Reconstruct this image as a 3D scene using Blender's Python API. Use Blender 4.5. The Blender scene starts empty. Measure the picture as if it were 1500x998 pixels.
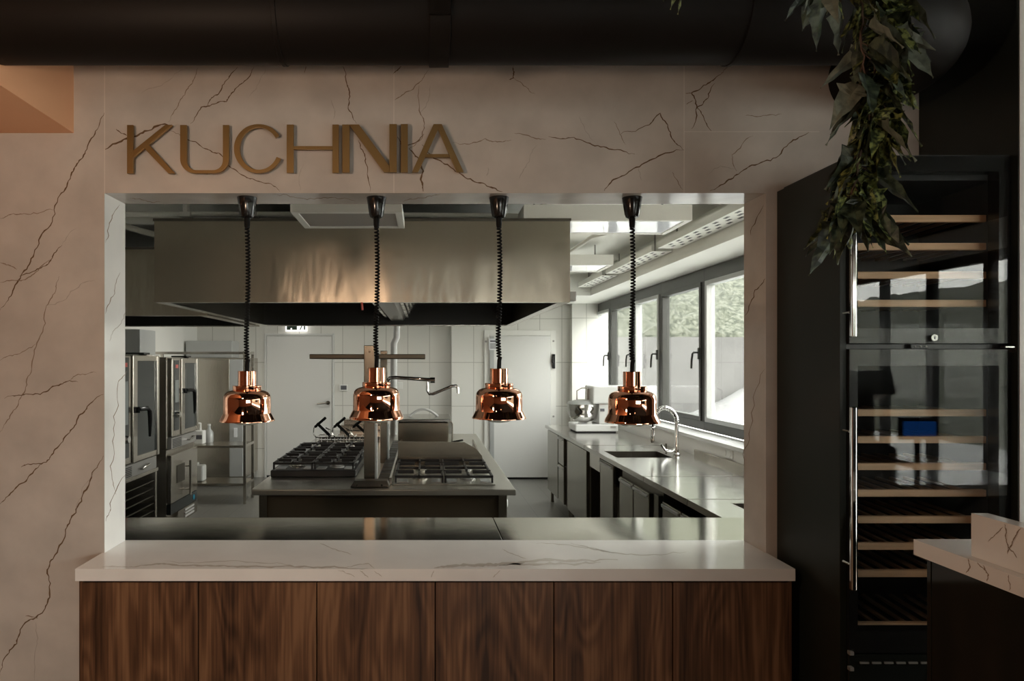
import bpy, bmesh, math, random
from mathutils import Vector, Matrix, noise
random.seed(7)
PI = math.pi
sc = bpy.context.scene
COL = sc.collection

# ------------------------------------------------------------------ camera, world, exposure
EYE = 1.65
cd = bpy.data.cameras.new('camera')
cam = bpy.data.objects.new('camera', cd)
COL.objects.link(cam)
cam.location = (0, 0, EYE)
cam.rotation_euler = (PI / 2, 0, 0)
cd.sensor_width = 36
cd.lens = 24
cd.shift_x = (750 - 622) / 1500
cd.shift_y = (530 - 499) / 1500
cd.clip_start = 0.05
cd.clip_end = 300
sc.camera = cam
sc.view_settings.view_transform = 'Standard'
sc.view_settings.look = 'None'
sc.view_settings.gamma = 1
sc.view_settings.use_curve_mapping = False
sc.view_settings.exposure = 2.75
WORLD_STRENGTH = 2.2

w = bpy.data.worlds.new('overcast_sky')
sc.world = w
w.use_nodes = True
nt = w.node_tree
nt.nodes.clear()
wo = nt.nodes.new('ShaderNodeOutputWorld')
bg = nt.nodes.new('ShaderNodeBackground')
tc = nt.nodes.new('ShaderNodeTexCoord')
sx = nt.nodes.new('ShaderNodeSeparateXYZ')
rp = nt.nodes.new('ShaderNodeValToRGB')
rp.color_ramp.elements[0].position = 0.0
rp.color_ramp.elements[0].color = (0.86, 0.84, 0.79, 1)
rp.color_ramp.elements[1].position = 1.0
rp.color_ramp.elements[1].color = (0.95, 0.95, 0.95, 1)
nt.links.new(tc.outputs['Generated'], sx.inputs[0])
nt.links.new(sx.outputs['Z'], rp.inputs[0])
nt.links.new(rp.outputs[0], bg.inputs['Color'])
bg.inputs['Strength'].default_value = WORLD_STRENGTH
nt.links.new(bg.outputs[0], wo.inputs[0])


def portal(name, loc, rot, sx_, sy_):
    l = bpy.data.lights.new(name, 'AREA')
    l.shape = 'RECTANGLE'
    l.size = sx_
    l.size_y = sy_
    l.cycles.is_portal = True
    o = bpy.data.objects.new(name, l)
    COL.objects.link(o)
    o.location = loc
    o.rotation_euler = rot
    return o


# daylight guides at the real window openings (they give no light of their own)
portal('kitchen_window_daylight', (2.52, 6.0, 1.75), (0, PI / 2, 0), 1.45, 7.3)
portal('dining_side_daylight', (5.62, -1.95, 1.45), (0, PI / 2, 0), 2.6, 7.4)
portal('dining_rear_daylight', (2.6, -6.02, 1.3), (PI / 2, 0, 0), 3.6, 2.0)


# ------------------------------------------------------------------ pixel helpers (measuring aids)
def PX(px, Z):
    return (px - 622) * Z / 1000.0


def PZ(py, Z):
    return EYE + (530 - py) * Z / 1000.0


# ------------------------------------------------------------------ materials
MATS = {}


def mat(name, color, rough=0.5, metal=0.0, spec=0.5, bump=None, var=None, coat=0.0, emit=None, trans=0.0, ior=1.5):
    """bump=(scale, strength, (sx,sy,sz)); var=(scale, amount, (sx,sy,sz))"""
    m = bpy.data.materials.new(name)
    m.use_nodes = True
    t = m.node_tree
    b = t.nodes['Principled BSDF']
    b.inputs['Base Color'].default_value = (*color, 1)
    b.inputs['Roughness'].default_value = rough
    b.inputs['Metallic'].default_value = metal
    b.inputs['Specular IOR Level'].default_value = spec
    b.inputs['Coat Weight'].default_value = coat
    b.inputs['Coat Roughness'].default_value = 0.05
    b.inputs['IOR'].default_value = ior
    b.inputs['Transmission Weight'].default_value = trans
    if emit:
        b.inputs['Emission Color'].default_value = (*emit[0], 1)
        b.inputs['Emission Strength'].default_value = emit[1]
    tcn = t.nodes.new('ShaderNodeTexCoord')

    def nz(scale, st, detail=4):
        mp = t.nodes.new('ShaderNodeMapping')
        mp.inputs['Scale'].default_value = st
        n = t.nodes.new('ShaderNodeTexNoise')
        n.inputs['Scale'].default_value = scale
        n.inputs['Detail'].default_value = detail
        t.links.new(tcn.outputs['Object'], mp.inputs[0])
        t.links.new(mp.outputs[0], n.inputs['Vector'])
        return n
    if var:
        n = nz(var[0], var[2])
        r = t.nodes.new('ShaderNodeValToRGB')
        r.color_ramp.elements[0].position = 0.3
        r.color_ramp.elements[1].position = 0.7
        a = var[1]
        r.color_ramp.elements[0].color = (*[c * (1 - a) for c in color], 1)
        r.color_ramp.elements[1].color = (*[min(1, c * (1 + a)) for c in color], 1)
        t.links.new(n.outputs['Fac'], r.inputs[0])
        t.links.new(r.outputs[0], b.inputs['Base Color'])
    if bump:
        n = nz(bump[0], bump[2])
        bp = t.nodes.new('ShaderNodeBump')
        bp.inputs['Strength'].default_value = bump[1]
        bp.inputs['Distance'].default_value = bump[3] if len(bump) > 3 else 0.01
        t.links.new(n.outputs['Fac'], bp.inputs['Height'])
        t.links.new(bp.outputs[0], b.inputs['Normal'])
    MATS[name] = m
    return m


ONE = (1, 1, 1)
stone = mat('warm_white_stone', (0.60, 0.55, 0.50), 0.13, 0, 0.5, var=(7, 0.10, ONE))
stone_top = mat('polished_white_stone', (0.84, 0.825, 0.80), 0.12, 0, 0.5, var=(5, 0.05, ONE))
vein_dark = mat('brown_vein', (0.17, 0.105, 0.058), 0.25)
vein_mid = mat('tan_vein', (0.30, 0.225, 0.165), 0.25)
vein_faint = mat('faint_vein', (0.46, 0.41, 0.36), 0.2)
vein_grey = mat('grey_gold_vein', (0.58, 0.54, 0.48), 0.15)
seam_light = mat('slab_joint', (0.72, 0.66, 0.60), 0.4)
bronze = mat('bronze', (0.30, 0.19, 0.075), 0.42, 0.75)
copper = mat('polished_copper', (0.90, 0.47, 0.31), 0.045, 1.0)
black_plastic = mat('black_plastic', (0.012, 0.012, 0.012), 0.15, 0, 0.5)
black_cord = mat('black_cord', (0.005, 0.005, 0.005), 0.6, 0, 0.15)
grey_metal = mat('grey_metal', (0.35, 0.34, 0.32), 0.4, 0.5)
duct_black = mat('black_duct_paint', (0.0075, 0.006, 0.005), 0.55, 0.0, 0.15)
ceil_black = mat('black_ceiling_paint', (0.006, 0.0055, 0.005), 0.9, 0, .1)
peach = mat('peach_paint', (0.90, 0.50, 0.29), 0.85, var=(2, 0.04, ONE))
terracotta = mat('terracotta_paint', (0.34, 0.16, 0.085), 0.85)
steel = mat('brushed_steel', (0.56, 0.525, 0.47), 0.20, 1.0, bump=(60, 0.08, (1, 12, 1)))
steel_brown = mat('brown_tinted_steel', (0.24, 0.21, 0.165), 0.25, 1.0, bump=(60, 0.05, (8, 8, 0.4)))
steel_island = mat('island_steel_top', (0.62, 0.60, 0.55), 0.30, 1.0, bump=(60, 0.05, (8, 8, 0.4)))
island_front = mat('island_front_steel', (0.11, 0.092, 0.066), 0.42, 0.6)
steel_cab = mat('cabinet_steel', (0.34, 0.325, 0.285), 0.27, 1.0, bump=(60, 0.05, (8, 8, 0.4)))
steel_dark_brown = mat('dark_brown_steel', (0.10, 0.085, 0.065), 0.4, 1.0)  # dark brown steel of the gantry overshelf
steel_shelf = mat('smooth_steel_shelf', (0.50, 0.47, 0.41), 0.10, 1.0, bump=(3, 0.05, ONE))
steel_v = mat('vertical_brushed_steel', (0.50, 0.465, 0.41), 0.27, 1.0, bump=(60, 0.06, (8, 8, 0.4)))
steel_hood = mat('wavy_steel_sheet', (0.42, 0.375, 0.305), 0.26, 1.0, bump=(2.6, 0.33, (1, 1, 0.28), 0.05))
steel_top = mat('polished_steel_top', (0.50, 0.485, 0.455), 0.16, 1.0, bump=(5, 0.12, ONE))
steel_dark = mat('dark_steel', (0.16, 0.145, 0.12), 0.35, 1.0)
chrome = mat('chrome', (0.75, 0.74, 0.72), 0.08, 1.0)
near_black = mat('hood_inside_dark', (0.012, 0.011, 0.009), 0.4, 0.3)  # near-black for hood lining, slots, vents and back panel
iron = mat('cast_iron', (0.018, 0.016, 0.015), 0.42, 0.2)
white_paint = mat('white_ceiling_paint', (0.86, 0.855, 0.80), 0.7)
white_wall = mat('white_wall_paint', (0.76, 0.75, 0.71), 0.6)
white_gloss = mat('white_enamel', (0.62, 0.62, 0.60), 0.25)
white_plastic = mat('white_plastic', (0.75, 0.75, 0.72), 0.35)
door_white = mat('door_white', (0.68, 0.675, 0.65), 0.45)
frame_grey = mat('anthracite_frame', (0.042, 0.043, 0.038), 0.35)
frame_light = mat('silver_sash', (0.42, 0.43, 0.42), 0.35, 0.2)
black_frame = mat('black_frame', (0.012, 0.012, 0.012), 0.25)
diffuser = mat('glossy_lamp_diffuser', (0.78, 0.80, 0.82), 0.04, 0, 0.8, coat=1.0, bump=(2.5, 0.25, ONE, 0.02), emit=((.93, .97, 1.0), 0.04))
panel_grey = mat('grey_lamp_panel', (0.34, 0.33, 0.31), 0.5)
black_gloss = mat('black_gloss_panel', (0.010, 0.012, 0.010), 0.09, 0, 0.5)
black_satin = mat('dark_green_black_panel', (0.013, 0.016, 0.012), 0.45, 0, 0.4, var=(3, 0.2, ONE))
fridge_in = mat('cooler_interior', (0.022, 0.026, 0.028), 0.55)
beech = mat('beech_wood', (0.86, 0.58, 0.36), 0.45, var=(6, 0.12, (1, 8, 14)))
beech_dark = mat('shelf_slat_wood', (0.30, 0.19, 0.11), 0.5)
rubber = mat('black_rubber', (0.015, 0.015, 0.015), 0.6)
screen_off = mat('control_panel_glass', (0.03, 0.036, 0.036), 0.12)
screen_lit = mat('control_screen', (0.20, 0.22, 0.21), 0.15)
red_mark = mat('red_badge', (0.55, 0.10, 0.08), 0.4)
blue_mark = mat('blue_sticker', (0.02, 0.25, 0.38), 0.4)
paper = mat('printed_paper', (0.72, 0.73, 0.74), 0.6)
ink = mat('dark_print', (0.10, 0.10, 0.11), 0.6)
exit_glow = mat('lit_sign_face', (0.9, 0.9, 0.85), 0.5, emit=((1.0, 0.97, 0.93), 0.2))
sign_dark = mat('sign_pictogram', (0.02, 0.05, 0.03), 0.5)
blue_screen = mat('lit_blue_screen', (0.01, 0.03, 0.1), 0.3, emit=((0.01, 0.10, 0.42), 0.35))
concrete = mat('pale_concrete', (0.078, 0.075, 0.072), 0.85, var=(1.2, 0.14, ONE))
paving_ext = mat('pale_paving', (0.30, 0.30, 0.29), 0.9, var=(0.8, 0.12, ONE))
leaf_green = mat('dark_leaf', (0.04, 0.055, 0.04), 0.45, 0, 0.4, var=(45, 0.8, ONE))
leaf_light = mat('variegated_leaf', (0.10, 0.12, 0.04), 0.42, 0, 0.4, var=(90, 0.9, ONE))
leaf_grey = mat('grey_green_leaf', (0.16, 0.18, 0.14), 0.5, 0, 0.4, var=(60, 0.4, ONE))
for m_, c0, c1 in ((leaf_light, (0.018, 0.028, 0.012, 1), (0.24, 0.27, 0.085, 1)), (leaf_green, (0.014, 0.022, 0.014, 1), (0.075, 0.095, 0.055, 1))):
    for n_ in m_.node_tree.nodes:
        if n_.type == 'VALTORGB':
            n_.color_ramp.elements[0].position = .44; n_.color_ramp.elements[1].position = .60
            n_.color_ramp.elements[0].color = c0; n_.color_ramp.elements[1].color = c1
stem_brown = mat('brown_stem', (0.09, 0.05, 0.03), 0.6)
bulb_glass = mat('lamp_lens', (0.55, 0.60, 0.56), 0.05, 0.0, 0.8, coat=1)


def thin_glass(name, tint, refl=1.0, rough=0.0):
    m = bpy.data.materials.new(name)
    m.use_nodes = True
    t = m.node_tree
    t.nodes.clear()
    o = t.nodes.new('ShaderNodeOutputMaterial')
    mx = t.nodes.new('ShaderNodeMixShader')
    tr = t.nodes.new('ShaderNodeBsdfTransparent')
    gl = t.nodes.new('ShaderNodeBsdfGlossy')
    ge = t.nodes.new('ShaderNodeNewGeometry')
    dt = t.nodes.new('ShaderNodeVectorMath'); dt.operation = 'DOT_PRODUCT'
    t.links.new(ge.outputs['Normal'], dt.inputs[0]); t.links.new(ge.outputs['Incoming'], dt.inputs[1])

    def mth(op, a_, b_=None):
        n = t.nodes.new('ShaderNodeMath'); n.operation = op
        if isinstance(a_, float): n.inputs[0].default_value = a_
        else: t.links.new(a_, n.inputs[0])
        if b_ is not None: n.inputs[1].default_value = b_
        return n
    ab = mth('ABSOLUTE', dt.outputs['Value'])
    om = t.nodes.new('ShaderNodeMath'); om.operation = 'SUBTRACT'; om.inputs[0].default_value = 1.0
    t.links.new(ab.outputs[0], om.inputs[1])
    pw = mth('POWER', om.outputs[0], 5.0)
    sc2 = mth('MULTIPLY', pw.outputs[0], 0.96)
    fr = mth('ADD', sc2.outputs[0], 0.04)
    mu = t.nodes.new('ShaderNodeMath')
    mu.operation = 'MULTIPLY'
    mu.inputs[1].default_value = refl
    mu.use_clamp = True
    tr.inputs['Color'].default_value = (*tint, 1)
    gl.inputs['Roughness'].default_value = rough
    t.links.new(fr.outputs[0], mu.inputs[0])
    t.links.new(mu.outputs[0], mx.inputs[0])
    t.links.new(tr.outputs[0], mx.inputs[1])
    t.links.new(gl.outputs[0], mx.inputs[2])
    t.links.new(mx.outputs[0], o.inputs[0])
    return m


glass = thin_glass('window_glass', (0.93, 0.95, 0.94), 1.2)
cooler_glass = thin_glass('tinted_cooler_glass', (0.93, 0.93, 0.92), 0.75)


def walnut_mat():
    m = bpy.data.materials.new('walnut_veneer')
    m.use_nodes = True
    t = m.node_tree
    b = t.nodes['Principled BSDF']
    b.inputs['Roughness'].default_value = 0.42
    b.inputs['Specular IOR Level'].default_value = 0.4
    tcn = t.nodes.new('ShaderNodeTexCoord')
    oi = t.nodes.new('ShaderNodeObjectInfo')
    ad = t.nodes.new('ShaderNodeVectorMath')
    ad.operation = 'MULTIPLY_ADD'
    cx = t.nodes.new('ShaderNodeCombineXYZ')
    t.links.new(oi.outputs['Random'], cx.inputs[0])
    t.links.new(oi.outputs['Random'], cx.inputs[2])
    t.links.new(cx.outputs[0], ad.inputs[0])
    ad.inputs[1].default_value = (37, 0, 23)
    t.links.new(tcn.outputs['Object'], ad.inputs[2])
    m1 = t.nodes.new('ShaderNodeMapping')
    m1.inputs['Scale'].default_value = (5.0, 1, 0.9)
    t.links.new(ad.outputs[0], m1.inputs[0])
    # broad growth-ring field -> rings by wave
    n1 = t.nodes.new('ShaderNodeTexNoise')
    n1.inputs['Scale'].default_value = 0.95
    n1.inputs['Detail'].default_value = 2.5
    n1.inputs['Distortion'].default_value = 0.25
    t.links.new(m1.outputs[0], n1.inputs['Vector'])
    mu = t.nodes.new('ShaderNodeMath')
    mu.operation = 'MULTIPLY'
    mu.inputs[1].default_value = 95
    t.links.new(n1.outputs['Fac'], mu.inputs[0])
    si = t.nodes.new('ShaderNodeMath')
    si.operation = 'SINE'
    t.links.new(mu.outputs[0], si.inputs[0])
    # fine fibres
    m2 = t.nodes.new('ShaderNodeMapping')
    m2.inputs['Scale'].default_value = (110, 1, 3.0)
    t.links.new(ad.outputs[0], m2.inputs[0])
    n2 = t.nodes.new('ShaderNodeTexNoise')
    n2.inputs['Scale'].default_value = 1.0
    n2.inputs['Detail'].default_value = 6
    t.links.new(m2.outputs[0], n2.inputs['Vector'])
    # broad streaks
    m3 = t.nodes.new('ShaderNodeMapping')
    m3.inputs['Scale'].default_value = (14, 1, 0.7)
    t.links.new(ad.outputs[0], m3.inputs[0])
    n3 = t.nodes.new('ShaderNodeTexNoise')
    n3.inputs['Scale'].default_value = 1.0
    n3.inputs['Detail'].default_value = 3
    t.links.new(m3.outputs[0], n3.inputs['Vector'])
    s1 = t.nodes.new('ShaderNodeMath'); s1.operation = 'MULTIPLY_ADD'
    t.links.new(si.outputs[0], s1.inputs[0]); s1.inputs[1].default_value = 0.10
    t.links.new(n2.outputs['Fac'], s1.inputs[2])
    s2 = t.nodes.new('ShaderNodeMath'); s2.operation = 'MULTIPLY_ADD'
    t.links.new(n3.outputs['Fac'], s2.inputs[0]); s2.inputs[1].default_value = 1.1
    t.links.new(s1.outputs[0], s2.inputs[2])
    r = t.nodes.new('ShaderNodeValToRGB')
    e = r.color_ramp.elements
    e[0].position = 0.72; e[0].color = (0.042, 0.019, 0.009, 1)
    e[1].position = 1.42; e[1].color = (0.245, 0.125, 0.062, 1)
    x = e.new(1.0)
    x.position = 0.99; x.color = (0.125, 0.058, 0.028, 1)
    sc_ = t.nodes.new('ShaderNodeMapRange')
    sc_.inputs['From Min'].default_value = 0.6
    sc_.inputs['From Max'].default_value = 1.5
    t.links.new(s2.outputs[0], sc_.inputs['Value'])
    e[0].position = 0.15; e[1].position = 0.5; e[2].position = 0.85
    e[0].color = (0.042, 0.019, 0.009, 1); e[1].color = (0.125, 0.058, 0.028, 1); e[2].color = (0.245, 0.125, 0.062, 1)
    t.links.new(sc_.outputs[0], r.inputs[0])
    t.links.new(r.outputs[0], b.inputs['Base Color'])
    return m


walnut = walnut_mat()


def tile_mat(name, color, grout, w_, h_, ox, oz, axes='xz', line=0.004, rough=0.25):
    m = bpy.data.materials.new(name)
    m.use_nodes = True
    t = m.node_tree
    b = t.nodes['Principled BSDF']
    b.inputs['Roughness'].default_value = rough
    tcn = t.nodes.new('ShaderNodeTexCoord')
    s = t.nodes.new('ShaderNodeSeparateXYZ')
    t.links.new(tcn.outputs['Object'], s.inputs[0])

    def lines(out, size, off):
        a = t.nodes.new('ShaderNodeMath'); a.operation = 'ADD'; a.inputs[1].default_value = -off + 100 * size
        t.links.new(out, a.inputs[0])
        md = t.nodes.new('ShaderNodeMath'); md.operation = 'MODULO'; md.inputs[1].default_value = size
        t.links.new(a.outputs[0], md.inputs[0])
        lt = t.nodes.new('ShaderNodeMath'); lt.operation = 'LESS_THAN'; lt.inputs[1].default_value = line
        t.links.new(md.outputs[0], lt.inputs[0])
        return lt
    l1 = lines(s.outputs[axes[0].upper()], w_, ox)
    l2 = lines(s.outputs[axes[1].upper()], h_, oz)
    mx = t.nodes.new('ShaderNodeMath'); mx.operation = 'MAXIMUM'
    t.links.new(l1.outputs[0], mx.inputs[0]); t.links.new(l2.outputs[0], mx.inputs[1])
    mc = t.nodes.new('ShaderNodeMix'); mc.data_type = 'RGBA'
    mc.inputs['A'].default_value = (*color, 1); mc.inputs['B'].default_value = (*grout, 1)
    t.links.new(mx.outputs[0], mc.inputs['Factor'])
    t.links.new(mc.outputs['Result'], b.inputs['Base Color'])
    return m


wall_tile = tile_mat('large_white_wall_tiles', (0.71, 0.70, 0.655), (0.42, 0.41, 0.37), 0.31, 0.615, -1.174, 1.02, 'xz', 0.008)
floor_tile = tile_mat('grey_floor_tiles', (0.17, 0.165, 0.145), (0.10, 0.10, 0.09), 0.3, 0.3, 0, 0, 'xy', 0.005, 0.35)
floor_wood = mat('dark_oak_floor', (0.16, 0.095, 0.055), 0.4, var=(3, 0.25, (10, 1, 1)))


def hill_mat():
    m = bpy.data.materials.new('scrub_slope')
    m.use_nodes = True
    t = m.node_tree
    b = t.nodes['Principled BSDF']
    b.inputs['Roughness'].default_value = 0.9
    n = t.nodes.new('ShaderNodeTexNoise'); n.inputs['Scale'].default_value = 6.5; n.inputs['Detail'].default_value = 8
    n.inputs['Roughness'].default_value = 0.7
    tcn = t.nodes.new('ShaderNodeTexCoord')
    t.links.new(tcn.outputs['Object'], n.inputs['Vector'])
    r = t.nodes.new('ShaderNodeValToRGB')
    e = r.color_ramp.elements
    e[0].position = 0.42; e[0].color = (0.012, 0.015, 0.007, 1)
    e[1].position = 0.58; e[1].color = (0.066, 0.068, 0.050, 1)
    x = e.new(0.49); x.color = (0.034, 0.038, 0.022, 1)
    t.links.new(n.outputs['Fac'], r.inputs[0])
    t.links.new(r.outputs[0], b.inputs['Base Color'])
    return m


scrub = hill_mat()


# ------------------------------------------------------------------ mesh builder
class MB:
    def __init__(s):
        s.v = []; s.f = []; s.mi = []; s.cur = 0

    def add(s, vs, fs):
        o = len(s.v)
        s.v += [tuple(p) for p in vs]
        for f in fs:
            s.f.append(tuple(i + o for i in f)); s.mi.append(s.cur)
        return s

    def box(s, x0, x1, y0, y1, z0, z1):
        if x0 > x1: x0, x1 = x1, x0
        if y0 > y1: y0, y1 = y1, y0
        if z0 > z1: z0, z1 = z1, z0
        return s.add([(x0, y0, z0), (x1, y0, z0), (x1, y1, z0), (x0, y1, z0), (x0, y0, z1), (x1, y0, z1), (x1, y1, z1), (x0, y1, z1)],
                     [(0, 3, 2, 1), (4, 5, 6, 7), (0, 1, 5, 4), (1, 2, 6, 5), (2, 3, 7, 6), (3, 0, 4, 7)])

    def prism(s, pts, a0, a1, axis='y'):
        """pts 2D polygon; axis y: (x,z); axis x: (y,z); axis z: (x,y)"""
        n = len(pts)
        def P(p, a):
            return (p[0], a, p[1]) if axis == 'y' else ((a, p[0], p[1]) if axis == 'x' else (p[0], p[1], a))
        vs = [P(p, a0) for p in pts] + [P(p, a1) for p in pts]
        fs = [tuple(range(n)), tuple(range(2 * n - 1, n - 1, -1))]
        for i in range(n):
            j = (i + 1) % n
            fs.append((i, i + n, j + n, j))
        return s.add(vs, fs)

    def lathe(s, prof, c, n=32, axis='z', cap=True):
        vs = []; fs = []
        for r, h in prof:
            for k in range(n):
                a = 2 * PI * k / n
                u, v_ = r * math.cos(a), r * math.sin(a)
                if axis == 'z': p = (c[0] + u, c[1] + v_, c[2] + h)
                elif axis == 'y': p = (c[0] + u, c[1] + h, c[2] + v_)
                else: p = (c[0] + h, c[1] + u, c[2] + v_)
                vs.append(p)
        m = len(prof)
        for i in range(m - 1):
            for k in range(n):
                k2 = (k + 1) % n
                fs.append((i * n + k, i * n + k2, (i + 1) * n + k2, (i + 1) * n + k))
        if cap:
            fs.append(tuple(range(n - 1, -1, -1)))
            fs.append(tuple((m - 1) * n + k for k in range(n)))
        return s.add(vs, fs)

    def cyl(s, c, r, h, axis='z', n=24):
        return s.lathe([(r, 0), (r, h)], c, n, axis)

    def tube(s, pts, r, n=8, closed=False, rs=None):
        pts = [Vector(p) for p in pts]
        m = len(pts)
        vs = []; fs = []
        up = None
        for i, p in enumerate(pts):
            d = (pts[min(i + 1, m - 1)] - pts[max(i - 1, 0)])
            if d.length < 1e-9: d = Vector((0, 0, 1))
            d.normalize()
            if up is None:
                up = Vector((0, 0, 1)) if abs(d.z) < 0.9 else Vector((1, 0, 0))
            a = d.cross(up)
            if a.length < 1e-6: a = d.orthogonal()
            a.normalize(); b = d.cross(a).normalized(); up = -b if False else a.cross(d)
            rr = rs[i] if rs else r
            for k in range(n):
                t = 2 * PI * k / n
                vs.append(p + a * rr * math.cos(t) + b * rr * math.sin(t))
        for i in range(m - 1):
            for k in range(n):
                k2 = (k + 1) % n
                fs.append((i * n + k, i * n + k2, (i + 1) * n + k2, (i + 1) * n + k))
        fs.append(tuple(range(n - 1, -1, -1)))
        fs.append(tuple((m - 1) * n + k for k in range(n)))
        return s.add(vs, fs)


def link(name, mb, mats, parent=None, smooth=30, bev=0.0, loc=None):
    """link a mesh object; vertices are in world space, origin at its parent (or loc)"""
    if not isinstance(mats, (list, tuple)): mats = [mats]
    me = bpy.data.meshes.new(name)
    off = Vector(parent.matrix_world.translation) if False else Vector((0, 0, 0))
    if parent is not None:
        p = parent
        while p is not None:
            off += p.location; p = p.parent
    own = Vector(loc) if loc is not None else Vector((0, 0, 0))
    sh = off + own if parent is None else off
    if parent is None: sh = own
    me.from_pydata([tuple(Vector(v) - sh) for v in mb.v], [], mb.f)
    for m_ in mats: me.materials.append(m_)
    for p, i in zip(me.polygons, mb.mi): p.material_index = i
    bm = bmesh.new(); bm.from_mesh(me)
    bmesh.ops.recalc_face_normals(bm, faces=bm.faces)
    bm.to_mesh(me); bm.free()
    if smooth:
        for p in me.polygons: p.use_smooth = True
        me.set_sharp_from_angle(angle=math.radians(smooth))
    o = bpy.data.objects.new(name, me)
    COL.objects.link(o)
    if parent is not None:
        o.parent = parent
    else:
        o.location = own
    if bev > 0:
        md = o.modifiers.new('bevel', 'BEVEL')
        md.width = bev; md.segments = 2; md.limit_method = 'ANGLE'; md.angle_limit = math.radians(50)
    return o


def tag(o, label, cat, group=None):
    o['label'] = label; o['category'] = cat
    if group: o['group'] = group
    return o


def thing(name, label, cat, loc, group=None):
    o = bpy.data.objects.new(name, None)
    COL.objects.link(o); o.location = loc
    return tag(o, label, cat, group)


def struct(name, mb, mats, smooth=0, bev=0.0):
    o = link(name, mb, mats, None, smooth, bev)
    o['kind'] = 'structure'
    return o


def dup(root, dloc, label, rename=None):
    r = root.copy(); COL.objects.link(r)
    r.location = root.location + Vector(dloc)
    r['label'] = label
    for ch in list(root.children):
        c = ch.copy(); COL.objects.link(c); c.parent = r
        for g in list(ch.children):
            d = g.copy(); COL.objects.link(d); d.parent = c
    return r


# ---- stone veins: thin inlaid bands in the slab's own mesh
def vein(mb, pts, width, mapf, mi, taper=True, jit=1.0, seed=0):
    rnd = random.Random(seed + int(pts[0][0] * 13 + pts[0][1] * 7))
    P = [Vector(p) for p in pts]
    width *= .85
    for lv in range(3):
        Q = [P[0]]
        for a, b in zip(P, P[1:]):
            d = b - a
            L = d.length
            nrm = Vector((-d.y, d.x)).normalized() if L > 0 else Vector((0, 0))
            Q.append((a + b) / 2 + nrm * rnd.uniform(-1, 1) * L * (0.09, 0.12, 0.16)[lv] * jit)
            Q.append(b)
        P = Q
    n = len(P)
    vs = []
    for i, p in enumerate(P):
        d = (P[min(i + 1, n - 1)] - P[max(i - 1, 0)])
        nrm = Vector((-d.y, d.x)).normalized()
        t = i / (n - 1)
        ww = width * (0.55 + 0.75 * rnd.random()) * (min(1, 0.25 + 5 * t, 0.25 + 5 * (1 - t)) if taper else 1) / 2
        vs.append(mapf(*(p + nrm * ww))); vs.append(mapf(*(p - nrm * ww)))
    mb.cur = mi
    mb.add(vs, [(2 * i, 2 * i + 1, 2 * i + 3, 2 * i + 2) for i in range(n - 1)])
    mb.cur = 0


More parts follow.
